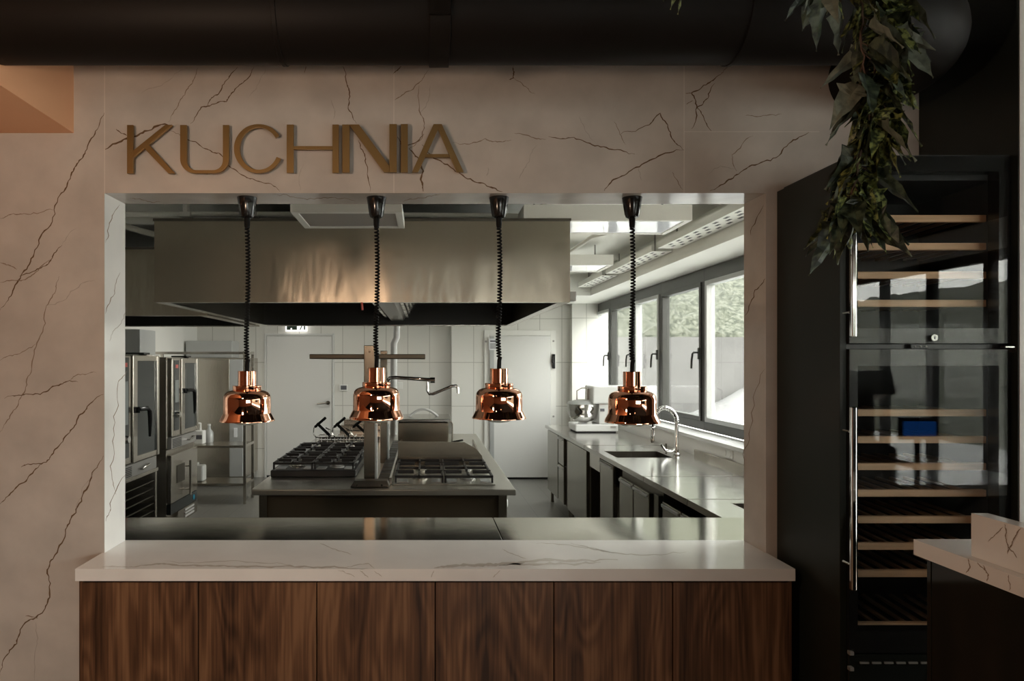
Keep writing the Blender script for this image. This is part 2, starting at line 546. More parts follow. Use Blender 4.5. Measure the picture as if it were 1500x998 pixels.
# ------------------------------------------------------------------ front wall (stone-clad, with the pass-through opening)
W0, W1 = 2.32, 2.48
OL, OR, OT = -1.088, 1.160, 2.223
CT = 1.0                                   # counter top height
XR = 1.683                                 # side wall of the alcove
mb = MB()
mb.box(-4.6, OL, W0, W1, 0, 3.05)
mb.box(OL, OR, W0, W1, OT, 3.05)
mb.box(OR, 5.8, W0, W1, 0, 3.05)
mb.box(OL, OR, W0, W1, 0, CT - 0.04)
E = 0.0004
fw = lambda x, y: (PX(x, W0), W0 - E, PZ(y, W0))
lj = lambda x, y: (OL + E, OL / (x - 622) * 1000, EYE + (530 - y) * (OL / (x - 622)))
rj = lambda x, y: (OR - E, OR / (x - 622) * 1000, EYE + (530 - y) * (OR / (x - 622)))
def c7(L): return [(u * .619, 380 + v * .619) for u, v in L]
D, M_, F = 1, 2, 3
WV = [
 ([(153,165),(140,192),(125,222),(113,240),(103,262),(85,290),(70,335),(50,372),(33,400),(18,430),(0,455)], 2.2, D),
 ([(0,320),(20,313),(40,314),(78,308)], 1.5, M_),
 ([(91,359),(77,376),(69,388),(46,399),(28,405)], 1.8, D), ([(112,335),(91,359)], 1.0, F),
 ([(0,385),(12,388),(25,395)], 1.6, M_),
 (c7([(140,40),(133,68),(110,110),(92,190),(75,260),(60,310),(40,350),(15,385),(0,410)]), 1.6, M_),
 (c7([(225,50),(190,60),(150,98),(110,110)]), 1.2, F),
 (c7([(85,200),(40,225),(0,240)]), 1.2, M_),
 (c7([(10,330),(50,322),(95,320),(130,300),(165,287),(185,290)]), 1.8, D), (c7([(165,287),(185,272),(228,268)]), 1.2, M_),
 (c7([(245,320),(210,345),(185,375),(165,410),(130,450),(110,480),(60,487),(50,492)]), 2.0, D),
 (c7([(98,483),(65,520),(30,550),(0,580)]), 2.0, D),
 (c7([(245,465),(222,500),(205,545),(180,600),(155,640),(130,700),(112,735),(118,800),(95,840),(60,860),(40,910),(10,945),(0,985)]), 2.3, D),
 (c7([(222,500),(195,540),(180,600)]), 1.0, F),
 (c7([(85,860),(88,910),(82,998)]), 1.4, F), (c7([(60,845),(90,850)]), 1.6, M_),
 (c7([(120,0),(80,35),(45,50),(0,55)]), 1.6, M_),
 ([(290,99),(282,122),(271,139),(258,160),(247,179)], 1.4, M_),
 ([(275,99),(240,122),(207,137)], 1.0, F),
 ([(348,98),(335,115),(320,138),(308,146),(304,155)], 1.7, D),
 ([(372,98),(361,117),(343,134),(332,149),(308,155),(295,157),(279,181)], 1.8, D),
 ([(390,98),(380,120),(365,142)], 1.0, F), ([(448,97),(446,107)], 1.4, M_),
 ([(154,219),(186,203),(212,192),(252,183)], 3.2, D), ([(170,189),(186,199)], 1.5, D),
 ([(247,189),(276,205),(301,218),(320,224),(333,240),(352,255),(372,263),(400,272),(410,281)], 1.5, D),
 ([(502,97),(508,122),(512,136),(510,156),(522,181)], 1.7, D), ([(525,205),(532,222),(536,240),(542,281)], 1.5, D),
 ([(484,145),(490,160),(488,175)], 1.4, F), ([(445,240),(438,262),(440,280)], 1.0, F),
 ([(588,97),(576,109)], 1.8, D), ([(628,102),(613,122),(588,140),(578,147)], 1.4, M_),
 ([(614,125),(616,167),(621,178),(618,203),(599,219)], 1.6, M_), ([(630,125),(626,150),(616,165)], 1.2, F),
 ([(599,217),(613,232),(620,251),(617,265),(620,281)], 2.6, D), ([(582,200),(590,218),(610,208),(621,196)], 1.6, D),
 ([(618,212),(635,232),(661,246),(689,262),(717,274),(736,281)], 2.2, D),
 ([(663,209),(691,210),(711,203),(728,208),(749,205)], 1.4, M_), ([(753,195),(778,201),(800,204)], 1.4, M_),
 ([(752,97),(752,114),(746,117)], 2.0, D), ([(752,114),(767,126),(784,138)], 1.2, M_),
 ([(787,212),(770,245),(760,262)], 1.1, F), ([(715,245),(713,258)], 1.1, F),
 ([(803,200),(832,202),(864,210),(896,219),(930,226)], 1.7, D),
 ([(848,170),(856,188),(872,208)], 1.0, F), ([(899,178),(908,197),(916,212)], 1.0, M_),
 ([(909,197),(951,183),(967,166),(978,183),(986,205),(1002,220)], 1.7, D),
 ([(1002,220),(960,232),(928,247),(899,263),(885,280)], 2.0, D),
 ([(985,252),(990,262),(1000,278)], 1.1, M_), ([(935,245),(941,265)], 1.0, F),
 ([(1056,109),(1037,122),(1013,136),(1021,157),(1013,189)], 2.0, D), ([(1047,122),(1037,144),(1021,158),(1030,170),(1042,192)], 1.7, D),
 ([(1004,137),(1013,137)], 1.4, M_), ([(1005,153),(1015,147)], 1.4, M_), ([(1068,97),(1056,109)], 1.2, M_),
 ([(1185,194),(1162,205),(1137,231),(1101,242),(1079,256),(1056,271),(1040,280)], 2.0, D),
 ([(1103,199),(1072,227),(1079,251)], 1.3, M_), ([(1145,167),(1110,171),(1092,170)], 1.3, M_),
 ([(1036,258),(1055,243),(1080,250)], 1.0, F),
]
for i, (p, w_, k) in enumerate(WV):
    vein(mb, p, w_, fw, k, seed=i)
for x, y0, y1 in ((153.3, 97, 283), (577, 97, 283), (1002, 97, 283)):
    mb.cur = 4
    mb.add([fw(x - .5, y0), fw(x + .5, y0), fw(x + .5, y1), fw(x - .5, y1)], [(0, 1, 2, 3)])
mb.add([fw(1002, 192.6), fw(1200, 192.6), fw(1200, 193.4), fw(1002, 193.4)], [(0, 1, 2, 3)])
mb.cur = 0
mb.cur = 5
mb.add([(OL + .0002, W0, CT), (OL + .0002, W1, CT), (OL + .0002, W1, OT), (OL + .0002, W0, OT)], [(0, 1, 2, 3)])  # left jamb face made paler to paint in the window light
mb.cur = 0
for p, w_, k in (([(176,399),(168,430),(154,460)], 1.2, M_), ([(186,544),(173,560),(166,628),(164,702),(170,725)], 1.2, M_),
                 ([(184,696),(162,745),(155,764)], 1.2, D), ([(175,300),(160,327),(154.5,356)], 1.2, M_), ([(186,450),(172,480),(160,500)], 1, F)):
    vein(mb, p, w_, lj, k)
for p, w_, k in (([(1121,408),(1106,425),(1091,463)], 1.4, D), ([(1121,540),(1099,628),(1090,689)], 1.2, M_), ([(1119,300),(1100,345)], 1.2, D)):
    vein(mb, p, w_, rj, k)
sf = lambda x, y: (PX(x, (OT - EYE) * 1000 / (530 - y)), (OT - EYE) * 1000 / (530 - y), OT - E)
for p in ([(190, 290), (210, 293), (235, 296)], [(400, 284), (440, 290), (480, 290), (520, 294)], [(590, 296), (620, 290), (645, 284)]):
    vein(mb, p, 1.0, sf, M_)
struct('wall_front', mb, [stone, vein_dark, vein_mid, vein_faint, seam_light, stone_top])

# dining room shell
mb = MB(); mb.box(-4.6, 5.6, -6.0, W0, -0.1, 0); struct('floor', mb, floor_wood)
mb = MB(); mb.box(-4.6, 5.8, -6.2, W0, 3.0, 3.1); struct('ceiling', mb, ceil_black)
mb = MB(); mb.box(-4.7, -4.6, -6.1, W1, 0, 3.05); struct('wall_left', mb, terracotta)
mb = MB()      # side wall with the tall glazing
mb.box(5.4, 5.6, -6.0, -5.75, 0, 3.0); mb.box(5.4, 5.6, 1.85, 1.93, 0, 3.0)
mb.box(5.4, 5.6, -5.75, 1.85, 2.72, 3.0); mb.box(5.4, 5.6, -5.75, 1.85, 0, 0.1)
struct('wall_right', mb, white_wall)
mb = MB()
mb.box(-4.6, .8, -6.1, -5.9, 0, 3.0); mb.box(4.4, 5.6, -6.1, -6.0, 0, 3.0)
mb.box(.8, 4.4, -6.1, -5.9, 2.3, 3.0); mb.box(.8, 4.4, -6.1, -5.9, 0, 0.3)
struct('wall_rear', mb, terracotta)
mb = MB(); mb.box(XR, 5.6, 1.93, W0, 0, 3.0); struct('wall_alcove', mb, white_wall)
mb = MB(); mb.box(XR - .003, XR, 1.932, W0, 0, 3.0); struct('trim_2', mb, black_satin)  # dark sheet that paints the shade onto the alcove side wall
# peach bulkhead box at the left, dropping from the ceiling
mb = MB(); mb.box(-4.6, PX(108, W0), 0.2, W0, PZ(195, W0), 3.0); struct('beam_left', mb, peach)


def window_unit(name, axis, pos, segs, z0, z1, frame_m, sash_m=None, handle=True, dep=0.07, fr=0.05):
    """window in the plane axis=pos; segs list of (a0,a1) panes"""
    a0 = min(s[0] for s in segs); a1 = max(s[1] for s in segs)
    def bx(mb, p0, p1, q0, q1, r0, r1):
        if axis == 'x': mb.box(p0, p1, q0, q1, r0, r1)
        else: mb.box(q0, q1, p0, p1, r0, r1)
    root = bpy.data.objects.new(name, None); COL.objects.link(root)
    root.location = (pos, a0, z0) if axis == 'x' else (a0, pos, z0)
    root['kind'] = 'structure'
    mb = MB()
    bx(mb, pos, pos + dep, a0, a1, z1 - fr, z1); bx(mb, pos, pos + dep, a0, a1, z0, z0 + fr)
    ed = sorted(set([s[0] for s in segs] + [s[1] for s in segs]))
    for e_ in ed:
        bx(mb, pos, pos + dep, max(a0, e_ - fr / 2), min(a1, e_ + fr / 2) if e_ > a0 else a0 + fr, z0 + fr, z1 - fr)
    link('window_frame', mb, frame_m, root, 0, 0.003)
    gm = MB()
    for s in segs:
        bx(gm, pos + dep / 2, pos + dep / 2 + 0.004, s[0] + fr / 2, s[1] - fr / 2, z0 + fr, z1 - fr)
    link('window_glass', gm, glass, root, 0)
    return root


window_unit('window_9', 'x', 5.45, [(-5.75 + i * .76, -5.75 + (i + 1) * .76) for i in range(10)], 0.1, 2.72, black_frame, fr=0.10)
window_unit('window_8', 'y', -6.05, [(.8 + i * .9, .8 + (i + 1) * .9) for i in range(4)], 0.3, 2.3, black_frame, fr=0.10)

def added_downlight(x, y, label):
    t = thing('ceiling_spotlight', label, 'spotlight', (x, y, 3.0), 'added warm spotlights of the dining ceiling')
    mb = MB(); mb.lathe([(.05, 0), (.055, .01), (.055, .12), (.045, .13)], (x, y, 2.865), 20); link('housing', mb, black_frame, t, 30)
    l = bpy.data.lights.new('spot_lamp', 'SPOT'); l.energy = 8; l.color = (1.0, .74, .52); l.spot_size = 2.6; l.spot_blend = .8; l.shadow_soft_size = .05
    o = bpy.data.objects.new('spot_lamp', l); COL.objects.link(o); o.parent = t; o.location = (0, 0, -.145)
def added_globe_lamp(x, y, z, label, e):
    t = thing('added_globe_lamp', label, 'ceiling lamp', (x, y, 3.0))
    mb = MB(); mb.cyl((x, y, z + .09), .006, 3.0 - z - .09, n=8); mb.lathe([(.04, 0), (.045, .01), (.03, .03)], (x, y, 2.97), 16); link('stem', mb, black_frame, t, 30)
    mb = MB(); mb.lathe([(.035, 0), (.05, .02), (.05, .05), (.02, .09)], (x, y, z + .02), 20); link('socket', mb, black_frame, t, 30)
    l = bpy.data.lights.new('globe_fill_light', 'POINT'); l.energy = e; l.color = (1.0, .71, .50); l.shadow_soft_size = .06
    o = bpy.data.objects.new('globe_fill_light', l); COL.objects.link(o); o.parent = t; o.location = (0, 0, z - 3.0 - .05)
added_globe_lamp(-.80, .80, 2.12, 'added unseen globe pendant that warms the peach bulkhead', 3.6)  # out-of-view pendant, added to brighten the peach bulkhead
for x, y in ((-2.4, -.6), (-.9, -.9), (.5, -1.6)):
    added_downlight(x, y, 'added unseen cylinder spotlight on the dining ceiling behind the camera')  # out-of-view warm spots, added to lift the front wall


# ------------------------------------------------------------------ kitchen shell
KB = 9.62
KX0, KX1, KXW = -3.25, 2.20, 2.40
mb = MB(); mb.box(-3.45, 2.6, W1, KB + .2, -0.1, 0); struct('floor_kitchen', mb, floor_tile)
mb = MB(); mb.box(-3.45, 2.6, W1, KB + .2, 2.72, 2.82)
mb.box(2.02, 2.6, W1, KB, 2.455, 2.72)
mb.box(KX0, 2.02, 8.3, KB, 2.455, 2.72)
struct('ceiling_kitchen', mb, white_paint)
mb = MB(); mb.box(KX0 - .2, KX0, W1, KB + .2, 0, 2.72); struct('wall_kitchen_left', mb, white_wall)
SILL = 1.055
WZ1 = 2.45
mb = MB()
mb.box(KX1, 2.6, W1, KB, 0, SILL - .03)
mb.box(KXW, 2.6, W1, 2.6, SILL - .03, 2.455)
mb.box(KXW, 2.6, 9.58, KB, SILL - .03, 2.455)
struct('wall_kitchen_right', mb, white_wall)
mb = MB(); mb.box(KX1 - .03, KXW, W1, KB, SILL - .03, SILL); struct('trim_1', mb, white_gloss, bev=0.004)
mb = MB()
mb.box(KX0, PX(661, 9.7), 9.75, 9.95, 0, 2.72)
mb.box(PX(661, 9.62), 2.6, 9.6, 9.95, 0, 2.72)
mb.box(PX(838, 9.45), KXW, 9.45, 9.6, 0, 2.455)
struct('wall_back', mb, wall_tile)
mb = MB(); mb.box(-3.45, 2.6, 9.95, 10.0, 0, 2.8); 

# kitchen windows: casements with silver sashes and handles
YS = [2.62, 3.55, 4.55, 5.15, 5.83, 6.93, 7.80, 8.78, 9.58]
wi = 0
mull = [9.58, 8.80, 7.80, 6.93, 5.86, 4.80, 3.85, 2.64]
for k in range(len(mull) - 1):
    wi += 1
    a1, a0 = mull[k], mull[k + 1]
    root = bpy.data.objects.new('window_%d' % wi, None); COL.objects.link(root)
    root.location = (KXW, (a0 + a1) / 2, SILL); root['kind'] = 'structure'
    z0, z1 = SILL + .005, WZ1
    fr = 0.055
    mb = MB()
    mb.box(KXW, KXW + .075, a0, a1, z1 - .11, z1); mb.box(KXW, KXW + .075, a0, a1, z0, z0 + .075)
    mb.box(KXW, KXW + .075, a0, a0 + .05, z0 + .075, z1 - .11); mb.box(KXW, KXW + .075, a1 - .035, a1, z0 + .075, z1 - .11)
    link('window_frame', mb, frame_grey, root, 0, 0.003)
    mb = MB()
    b0, b1, c0, c1 = a0 + .052, a1 - .037, z0 + .077, z1 - .112
    s_ = .038
    mb.box(KXW - .012, KXW + .06, b0, b1, c1 - s_, c1); mb.box(KXW - .012, KXW + .06, b0, b1, c0, c0 + s_)
    mb.box(KXW - .012, KXW + .06, b0, b0 + s_, c0 + s_, c1 - s_); mb.box(KXW - .012, KXW + .06, b1 - s_, b1, c0 + s_, c1 - s_)
    # sash > its inner reveal is lighter
    link('window_sash', mb, frame_light if k % 2 == 0 else frame_grey, root, 0, 0.003)
    mb = MB(); mb.box(KXW + .03, KXW + .034, b0 + s_, b1 - s_, c0 + s_, c1 - s_)
    link('window_glass', mb, glass, root, 0)
    mb = MB()
    hz = PZ(523, 7.2) + .02
    hy = b0 + .02 if True else b1 - .02
    mb.box(KXW - .024, KXW - .0125, hy - .015, hy + .015, hz - .05, hz + .05)
    mb.tube([(KXW - .02, hy, hz + .01), (KXW - .06, hy, hz + .01), (KXW - .066, hy + .012, hz), (KXW - .066, hy + .035, hz - .06), (KXW - .066, hy + .04, hz - .13)], .0095, 8)
    link('window_handle', mb, frame_grey, root, 30)

# cable trays along the window bulkhead
def tray(y0, y1, label):
    t = thing('cable_tray', label, 'cable tray', (1.93, (y0 + y1) / 2, 2.55), 'perforated trays along the kitchen ceiling')
    mb = MB()
    mb.box(1.84, 2.01, y0, y1, 2.545, 2.55); mb.box(1.84, 1.845, y0, y1, 2.55, 2.6); mb.box(2.005, 2.01, y0, y1, 2.55, 2.6)
    link('tray', mb, white_paint, t, 0)
    mb = MB()
    n = int((y1 - y0) / .16)
    for i in range(n):
        for j in range(3):
            yy = y0 + .05 + i * .16 + (j % 2) * .07
            mb.box(1.865 + j * .045, 1.885 + j * .045, yy, yy + .06, 2.5438, 2.5452)
    link('tray_slots', mb, near_black, t, 0)  # dark slots of the perforated tray
    for yy in (y0 + .15, y1 - .2):
        mb = MB(); mb.box(1.92, 1.93, yy, yy + .012, 2.55, 2.72); link('hanger', mb, grey_metal, t, 0)
tray(3.2, 5.4, 'nearest perforated white cable tray under the kitchen ceiling')
tray(5.55, 6.95, 'middle perforated white cable tray under the kitchen ceiling')
tray(7.1, 8.2, 'farthest perforated white cable tray under the kitchen ceiling')


# ceiling light boxes with glossy diffusers
def light_box(x0, x1, y0, y1, z0, z1, label, dm, e=0):
    t = thing('ceiling_light', label, 'ceiling light', ((x0 + x1) / 2, (y0 + y1) / 2, z1))
    mb = MB(); b = .035
    mb.box(x0, x1, y0, y0 + b, z0, z1); mb.box(x0, x1, y1 - b, y1, z0, z1)
    mb.box(x0, x0 + b, y0 + b, y1 - b, z0, z1); mb.box(x1 - b, x1, y0 + b, y1 - b, z0, z1)
    mb.box(x0 + b, x1 - b, y0 + b, y1 - b, z1 - .01, z1)
    link('housing', mb, white_paint, t, 0, .002)
    mb = MB(); mb.box(x0 + b, x1 - b, y0 + b, y1 - b, z0 + .006, z0 + .016)
    link('diffuser', mb, dm, t, 0)
    for xx in (x0 + .1, x1 - .1):
        mb = MB(); mb.cyl((xx, (y0 + y1) / 2, z1), .006, 2.72 - z1, n=8); link('hanger', mb, grey_metal, t, 30)
    if e:
        l = bpy.data.lights.new('box_fill_light', 'AREA'); l.shape = 'RECTANGLE'; l.size = x1 - x0 - .1; l.size_y = y1 - y0 - .1; l.energy = e; l.color = (1.0, .97, .90)  # area light added under the diffuser to lift the kitchen walls
        o = bpy.data.objects.new('box_fill_light', l); COL.objects.link(o); o.parent = t; o.location = (0, 0, z0 - z1 + .002)
    return t
light_box(PX(425, 3.35), PX(589, 3.35), 3.35, 3.76, 2.384, 2.43, 'flat grey ceiling light panel in front of the hood', panel_grey)
light_box(.60, 1.62, 4.13, 4.60, 2.505, 2.60, 'white box light with glossy underside right beside the hood', diffuser, .8)
light_box(.62, 1.66, 6.00, 6.50, 2.50, 2.592, 'white box light farther along the ceiling, second in the row', diffuser, .8)
light_box(-2.2, -1.2, 7.7, 8.15, 2.505, 2.60, 'added box light hidden behind the hood over the back left corner', diffuser, 2.6)  # hidden fixture, added to brighten the left of the kitchen
light_box(.70, 1.70, 2.75, 3.25, 2.43, 2.52, 'box light nearest the pass opening, above the right lamp', diffuser, 0)

# ceiling pipes
def pipe(name, pts, r, label, m=white_paint):
    mb = MB(); mb.tube(pts, r, 10)
    o = link(name, mb, m, None, 40); tag(o, label, 'pipe'); return o
pipe('ceiling_pipe', [(-2.7, 4.4, 2.60), (-.9, 4.4, 2.60), (1.0, 4.4, 2.585)], .018, 'thin white pipe running across the ceiling above the hood')
pipe('ceiling_pipe', [(-3.2, 4.9, 2.665), (1.7, 4.9, 2.665)], .03, 'thicker white pipe against the ceiling behind the thin one')
pipe('ceiling_pipe', [(1.75, 4.7, 2.66), (1.3, 5.3, 2.62), (1.28, 6.0, 2.62)], .016, 'slanting white pipe between the ceiling light boxes')
pipe('ceiling_pipe', [(-2.1, 4.3, 2.56), (-1.75, 4.75, 2.50)], .02, 'short slanting pipe left of the main hood')
for i, xx in enumerate((-1.55, -1.12, -.55, -.27, .75)):
    mb = MB(); mb.box(xx, xx + .03, 4.37, 4.42, 2.6, 2.72); mb.box(xx - .02, xx + .05, 4.365, 4.43, 2.58, 2.61)
    tag(link('pipe_clamp', mb, white_paint, None, 0, .003), 'white clamp holding the thin ceiling pipe, ' + ['first', 'second', 'third', 'fourth', 'fifth'][i] + ' from the left', 'clamp', 'ceiling pipe clamps')

# ------------------------------------------------------------------ extractor hoods
def hood(x0, x1, y0, y1, z0, z1, label, mid=True):
    t = thing('extractor_hood', label, 'extractor hood', ((x0 + x1) / 2, (y0 + y1) / 2, z0))
    th = .012
    mb = MB()
    mb.box(x0, x1, y0, y0 + th, z0, z1); mb.box(x0, x1, y1 - th, y1, z0, z1)
    mb.box(x0, x0 + th, y0 + th, y1 - th, z0, z1); mb.box(x1 - th, x1, y0 + th, y1 - th, z0, z1)
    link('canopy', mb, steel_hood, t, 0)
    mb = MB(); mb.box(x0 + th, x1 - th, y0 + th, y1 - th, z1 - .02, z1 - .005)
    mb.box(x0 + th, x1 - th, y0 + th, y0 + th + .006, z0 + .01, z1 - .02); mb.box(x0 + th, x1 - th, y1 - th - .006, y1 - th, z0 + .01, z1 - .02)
    link('lining', mb, near_black, t, 0)
    mb = MB()
    mb.box(x0 + th, x1 - th, y0 + th, y0 + .05, z0, z0 + .01); mb.box(x0 + th, x1 - th, y1 - .05, y1 - th, z0, z0 + .01)
    mb.box(x0 + th, x0 + .07, y0 + .05, y1 - .05, z0, z0 + .01); mb.box(x1 - .07, x1 - th, y0 + .05, y1 - .05, z0, z0 + .01)
    link('rim', mb, steel, t, 0)
    mb = MB(); mb.box(x0 - .006, x1 + .006, y0 - .006, y0 + .03, z1 - .004, z1 + .012)
    link('top_edge', mb, steel_dark, t, 0)
    if mid:
        mb = MB(); xm = PX(556, y0)
        mb.prism([(xm - .30, z0 + .40), (xm - .06, z0 + .05), (xm + .06, z0 + .05), (xm + .30, z0 + .40)], y0 + .06, y1 - .06)
        link('filter_bank', mb, steel_dark, t, 0)
        for s in (-1, 1):
            for k in range(5):
                ya = y0 + .12 + k * .5
                mb = MB()
                for q in range(9):
                    u = .12 + q * .09
                    xa = xm + s * (.075 + .24 * u); za = z0 + .05 + .35 * u
                    mb.box(xa - .012, xa + .012, ya, ya + .46, za - .018, za - .004)
                link('grease_filter', mb, steel, t, 0)
    return t
HX0, HX1, HY0, HY1, HZ0, HZ1 = PX(226, 4.13), PX(835, 4.13), 4.13, 6.90, PZ(443, 4.13), PZ(323, 4.13)
hood(HX0, HX1, HY0, HY1, HZ0, HZ1, 'large stainless steel extractor hood over the cooking island')
hood(-3.2, HX0 - .02, 5.2, 6.85, 2.0, 2.51, 'smaller dark steel hood over the ovens at the left', False)
mb = MB(); mb.box(HX1 + .002, HX1 + .045, 4.15, 4.22, 2.02, 2.08)
tag(link('hood_switch', mb, grey_metal, None, 30, .006), 'small grey box on the right lower corner of the big hood', 'switch')
mb = MB(); mb.tube([(PX(530, 4.16), 4.16, HZ0 + .002), (PX(531, 4.16), 4.16, HZ0 - .045)], .007, 8)
tag(link('red_pull_tag', mb, red_mark, None, 30), 'small red tag hanging under the hood middle', 'tag')
t = thing('extract_duct', 'dark ventilation duct on top of the big hood', 'duct', (-.3, 5.5, HZ1))
mb = MB(); mb.box(-1.5, .57, 4.35, 6.6, HZ1 - .004, HZ1 + .035); link('top_plate', mb, black_frame, t, 0)
mb = MB(); mb.box(-.7, .1, 5.4, 6.2, HZ1 + .036, 2.715); link('duct_box', mb, steel, t, 0)

# ------------------------------------------------------------------ doors and wall fittings on the back wall
def kdoor(name, x0, x1, y, ztop, frame_w, hinge_right, cold=False):
    root = bpy.data.objects.new(name, None); COL.objects.link(root); root.location = ((x0 + x1) / 2, y, 0); root['kind'] = 'structure'
    mb = MB()
    mb.box(x0 - frame_w, x0, y - .03, y, 0, ztop + frame_w); mb.box(x1, x1 + frame_w, y - .03, y, 0, ztop + frame_w)
    mb.box(x0, x1, y - .03, y, ztop, ztop + frame_w)
    link('door_frame', mb, white_gloss if not cold else white_wall, root, 0, .003)
    mb = MB(); mb.box(x0 + .004, x1 - .004, y - (.05 if cold else .022), y - .002, .03, ztop - .004)
    link('door_leaf', mb, door_white, root, 0, .004)
    mb = MB(); mb.box(x0, x1, y - .02, y - .001, 0, .03)
    link('threshold', mb, rubber, root, 0)
    return root
YL = 9.75
d1 = kdoor('door_1', PX(391, YL), PX(487, YL), YL, PZ(492, YL), .03, False)
mb = MB(); hx, hz = PX(481, YL), PZ(590, YL)
mb.cyl((hx, YL - .05, hz), .028, .028, 'y', 16); mb.tube([(hx, YL - .05, hz), (hx, YL - .085, hz), (hx - .02, YL - .09, hz), (hx - .15, YL - .09, hz - .015)], .010, 8)
link('door_handle', mb, steel_dark, d1, 30)
YR = 9.60
d2 = kdoor('door_2', PX(717, YR), PX(806, YR), YR, PZ(492, YR), .075, True, True)
mb = MB(); mb.box(PX(808, YR), PX(811, YR) + .01, YR - .07, YR - .03, PZ(540, YR), PZ(519, YR))
mb.box(PX(808, YR) - .01, PX(808, YR) + .01, YR - .085, YR - .06, PZ(532, YR), PZ(526, YR))
link('door_latch', mb, black_plastic, d2, 0, .003)
for i, yy in enumerate((500, 610, 560)):
    mb = MB(); mb.cyl((PX(810, YR), YR - .04, PZ(yy, YR)), .014, .01, 'y', 12)
    if i < 2: link('bolt_cap', mb, grey_metal, d2, 30)
mb = MB(); mb.cyl((PX(711.5, YR), YR - .04, PZ(500.5, YR)), .016, .01, 'y', 12); link('bolt_cap', mb, grey_metal, d2, 30)
mb = MB(); mb.box(PX(717, YR), PX(723, YR), YR - .058, YR - .05, .1, PZ(493, YR)); link('door_edge_strip', mb, frame_light, d2, 0)
# notice on the cold room door
t = thing('door_notice', 'printed notice at the top corner of the cold room door', 'notice', (PX(722, 9.5), 9.54, PZ(512, 9.5)))
mb = MB(); mb.box(PX(716, 9.54), PX(729, 9.54), 9.536, 9.541, PZ(513, 9.54), PZ(496, 9.54)); link('sheet', mb, paper, t, 0)
mb = MB()
for k in range(7):
    z = PZ(504 + k * 1.15, 9.54); mb.box(PX(718, 9.54), PX(727, 9.54), 9.534, 9.536, z, z + .005)
mb.box(PX(718, 9.54), PX(727, 9.54), 9.534, 9.536, PZ(501, 9.54), PZ(499, 9.54))
link('print', mb, ink, t, 0)
# thermostat
t = thing('thermostat', 'small white thermostat with dark display beside the left door', 'thermostat', (PX(502, YL), YL, PZ(573, YL)))
mb = MB(); mb.box(PX(497.5, YL), PX(509, YL), YL - .025, YL, PZ(573, YL), PZ(563.5, YL)); link('casing', mb, white_plastic, t, 0, .004)
mb = MB(); mb.box(PX(499.5, YL), PX(508, YL), YL - .028, YL - .024, PZ(571, YL), PZ(565, YL)); link('display', mb, ink, t, 0)
for px, py, lab in ((586, 565, 'white light switch on tiles right of the steel gantry'),):
    mb = MB(); mb.box(PX(px - 4, YL), PX(px + 4, YL), YL - .012, YL, PZ(py + 5, YL), PZ(py - 5, YL))
    t = tag(link('light_switch', mb, white_plastic, None, 0, .003), lab, 'switch')
# exit sign
t = thing('exit_sign', 'lit emergency exit sign half hidden under the hood edge', 'sign', (PX(434, 9.6), 9.7, 2.06))
ex0, ex1, ez0, ez1 = PX(418, 9.68), PX(449, 9.68), PZ(485.5, 9.68), PZ(470, 9.68)
mb = MB(); mb.box(ex0, ex1, 9.68, 9.75, ez0, ez1); link('light_box', mb, exit_glow, t, 0, .004)
mb = MB()
mb.box(ex0 + .02, ex0 + .165, 9.677, 9.681, ez0 + .02, ez1 - .015)
# running figure legs and arrow
mb.prism([(ex0 + .20, ez0 + .02), (ex0 + .215, ez0 + .02), (ex0 + .24, ez0 + .07), (ex0 + .225, ez0 + .075)], 9.677, 9.681)
mb.box(ex0 + .262, ex0 + .282, 9.677, 9.681, ez0 + .022, ez0 + .10)
link('pictogram', mb, sign_dark, t, 0)
mb = MB(); mb.cyl((ex0 + .085, 9.6755, ez0 + .035), .012, .003, 'y', 12); link('white_dot', mb, exit_glow, t, 0)
# white drain pipe in the middle
pipe('white_riser_pipe', [(PX(581, 6.96), 6.96, 2.70), (PX(581, 6.96), 6.96, PZ(495, 6.96)), (PX(577, 6.96), 6.96, PZ(503, 6.96)), (PX(576.5, 6.96), 6.96, .903)], .036, 'white vertical pipe behind the second copper lamp', white_gloss)

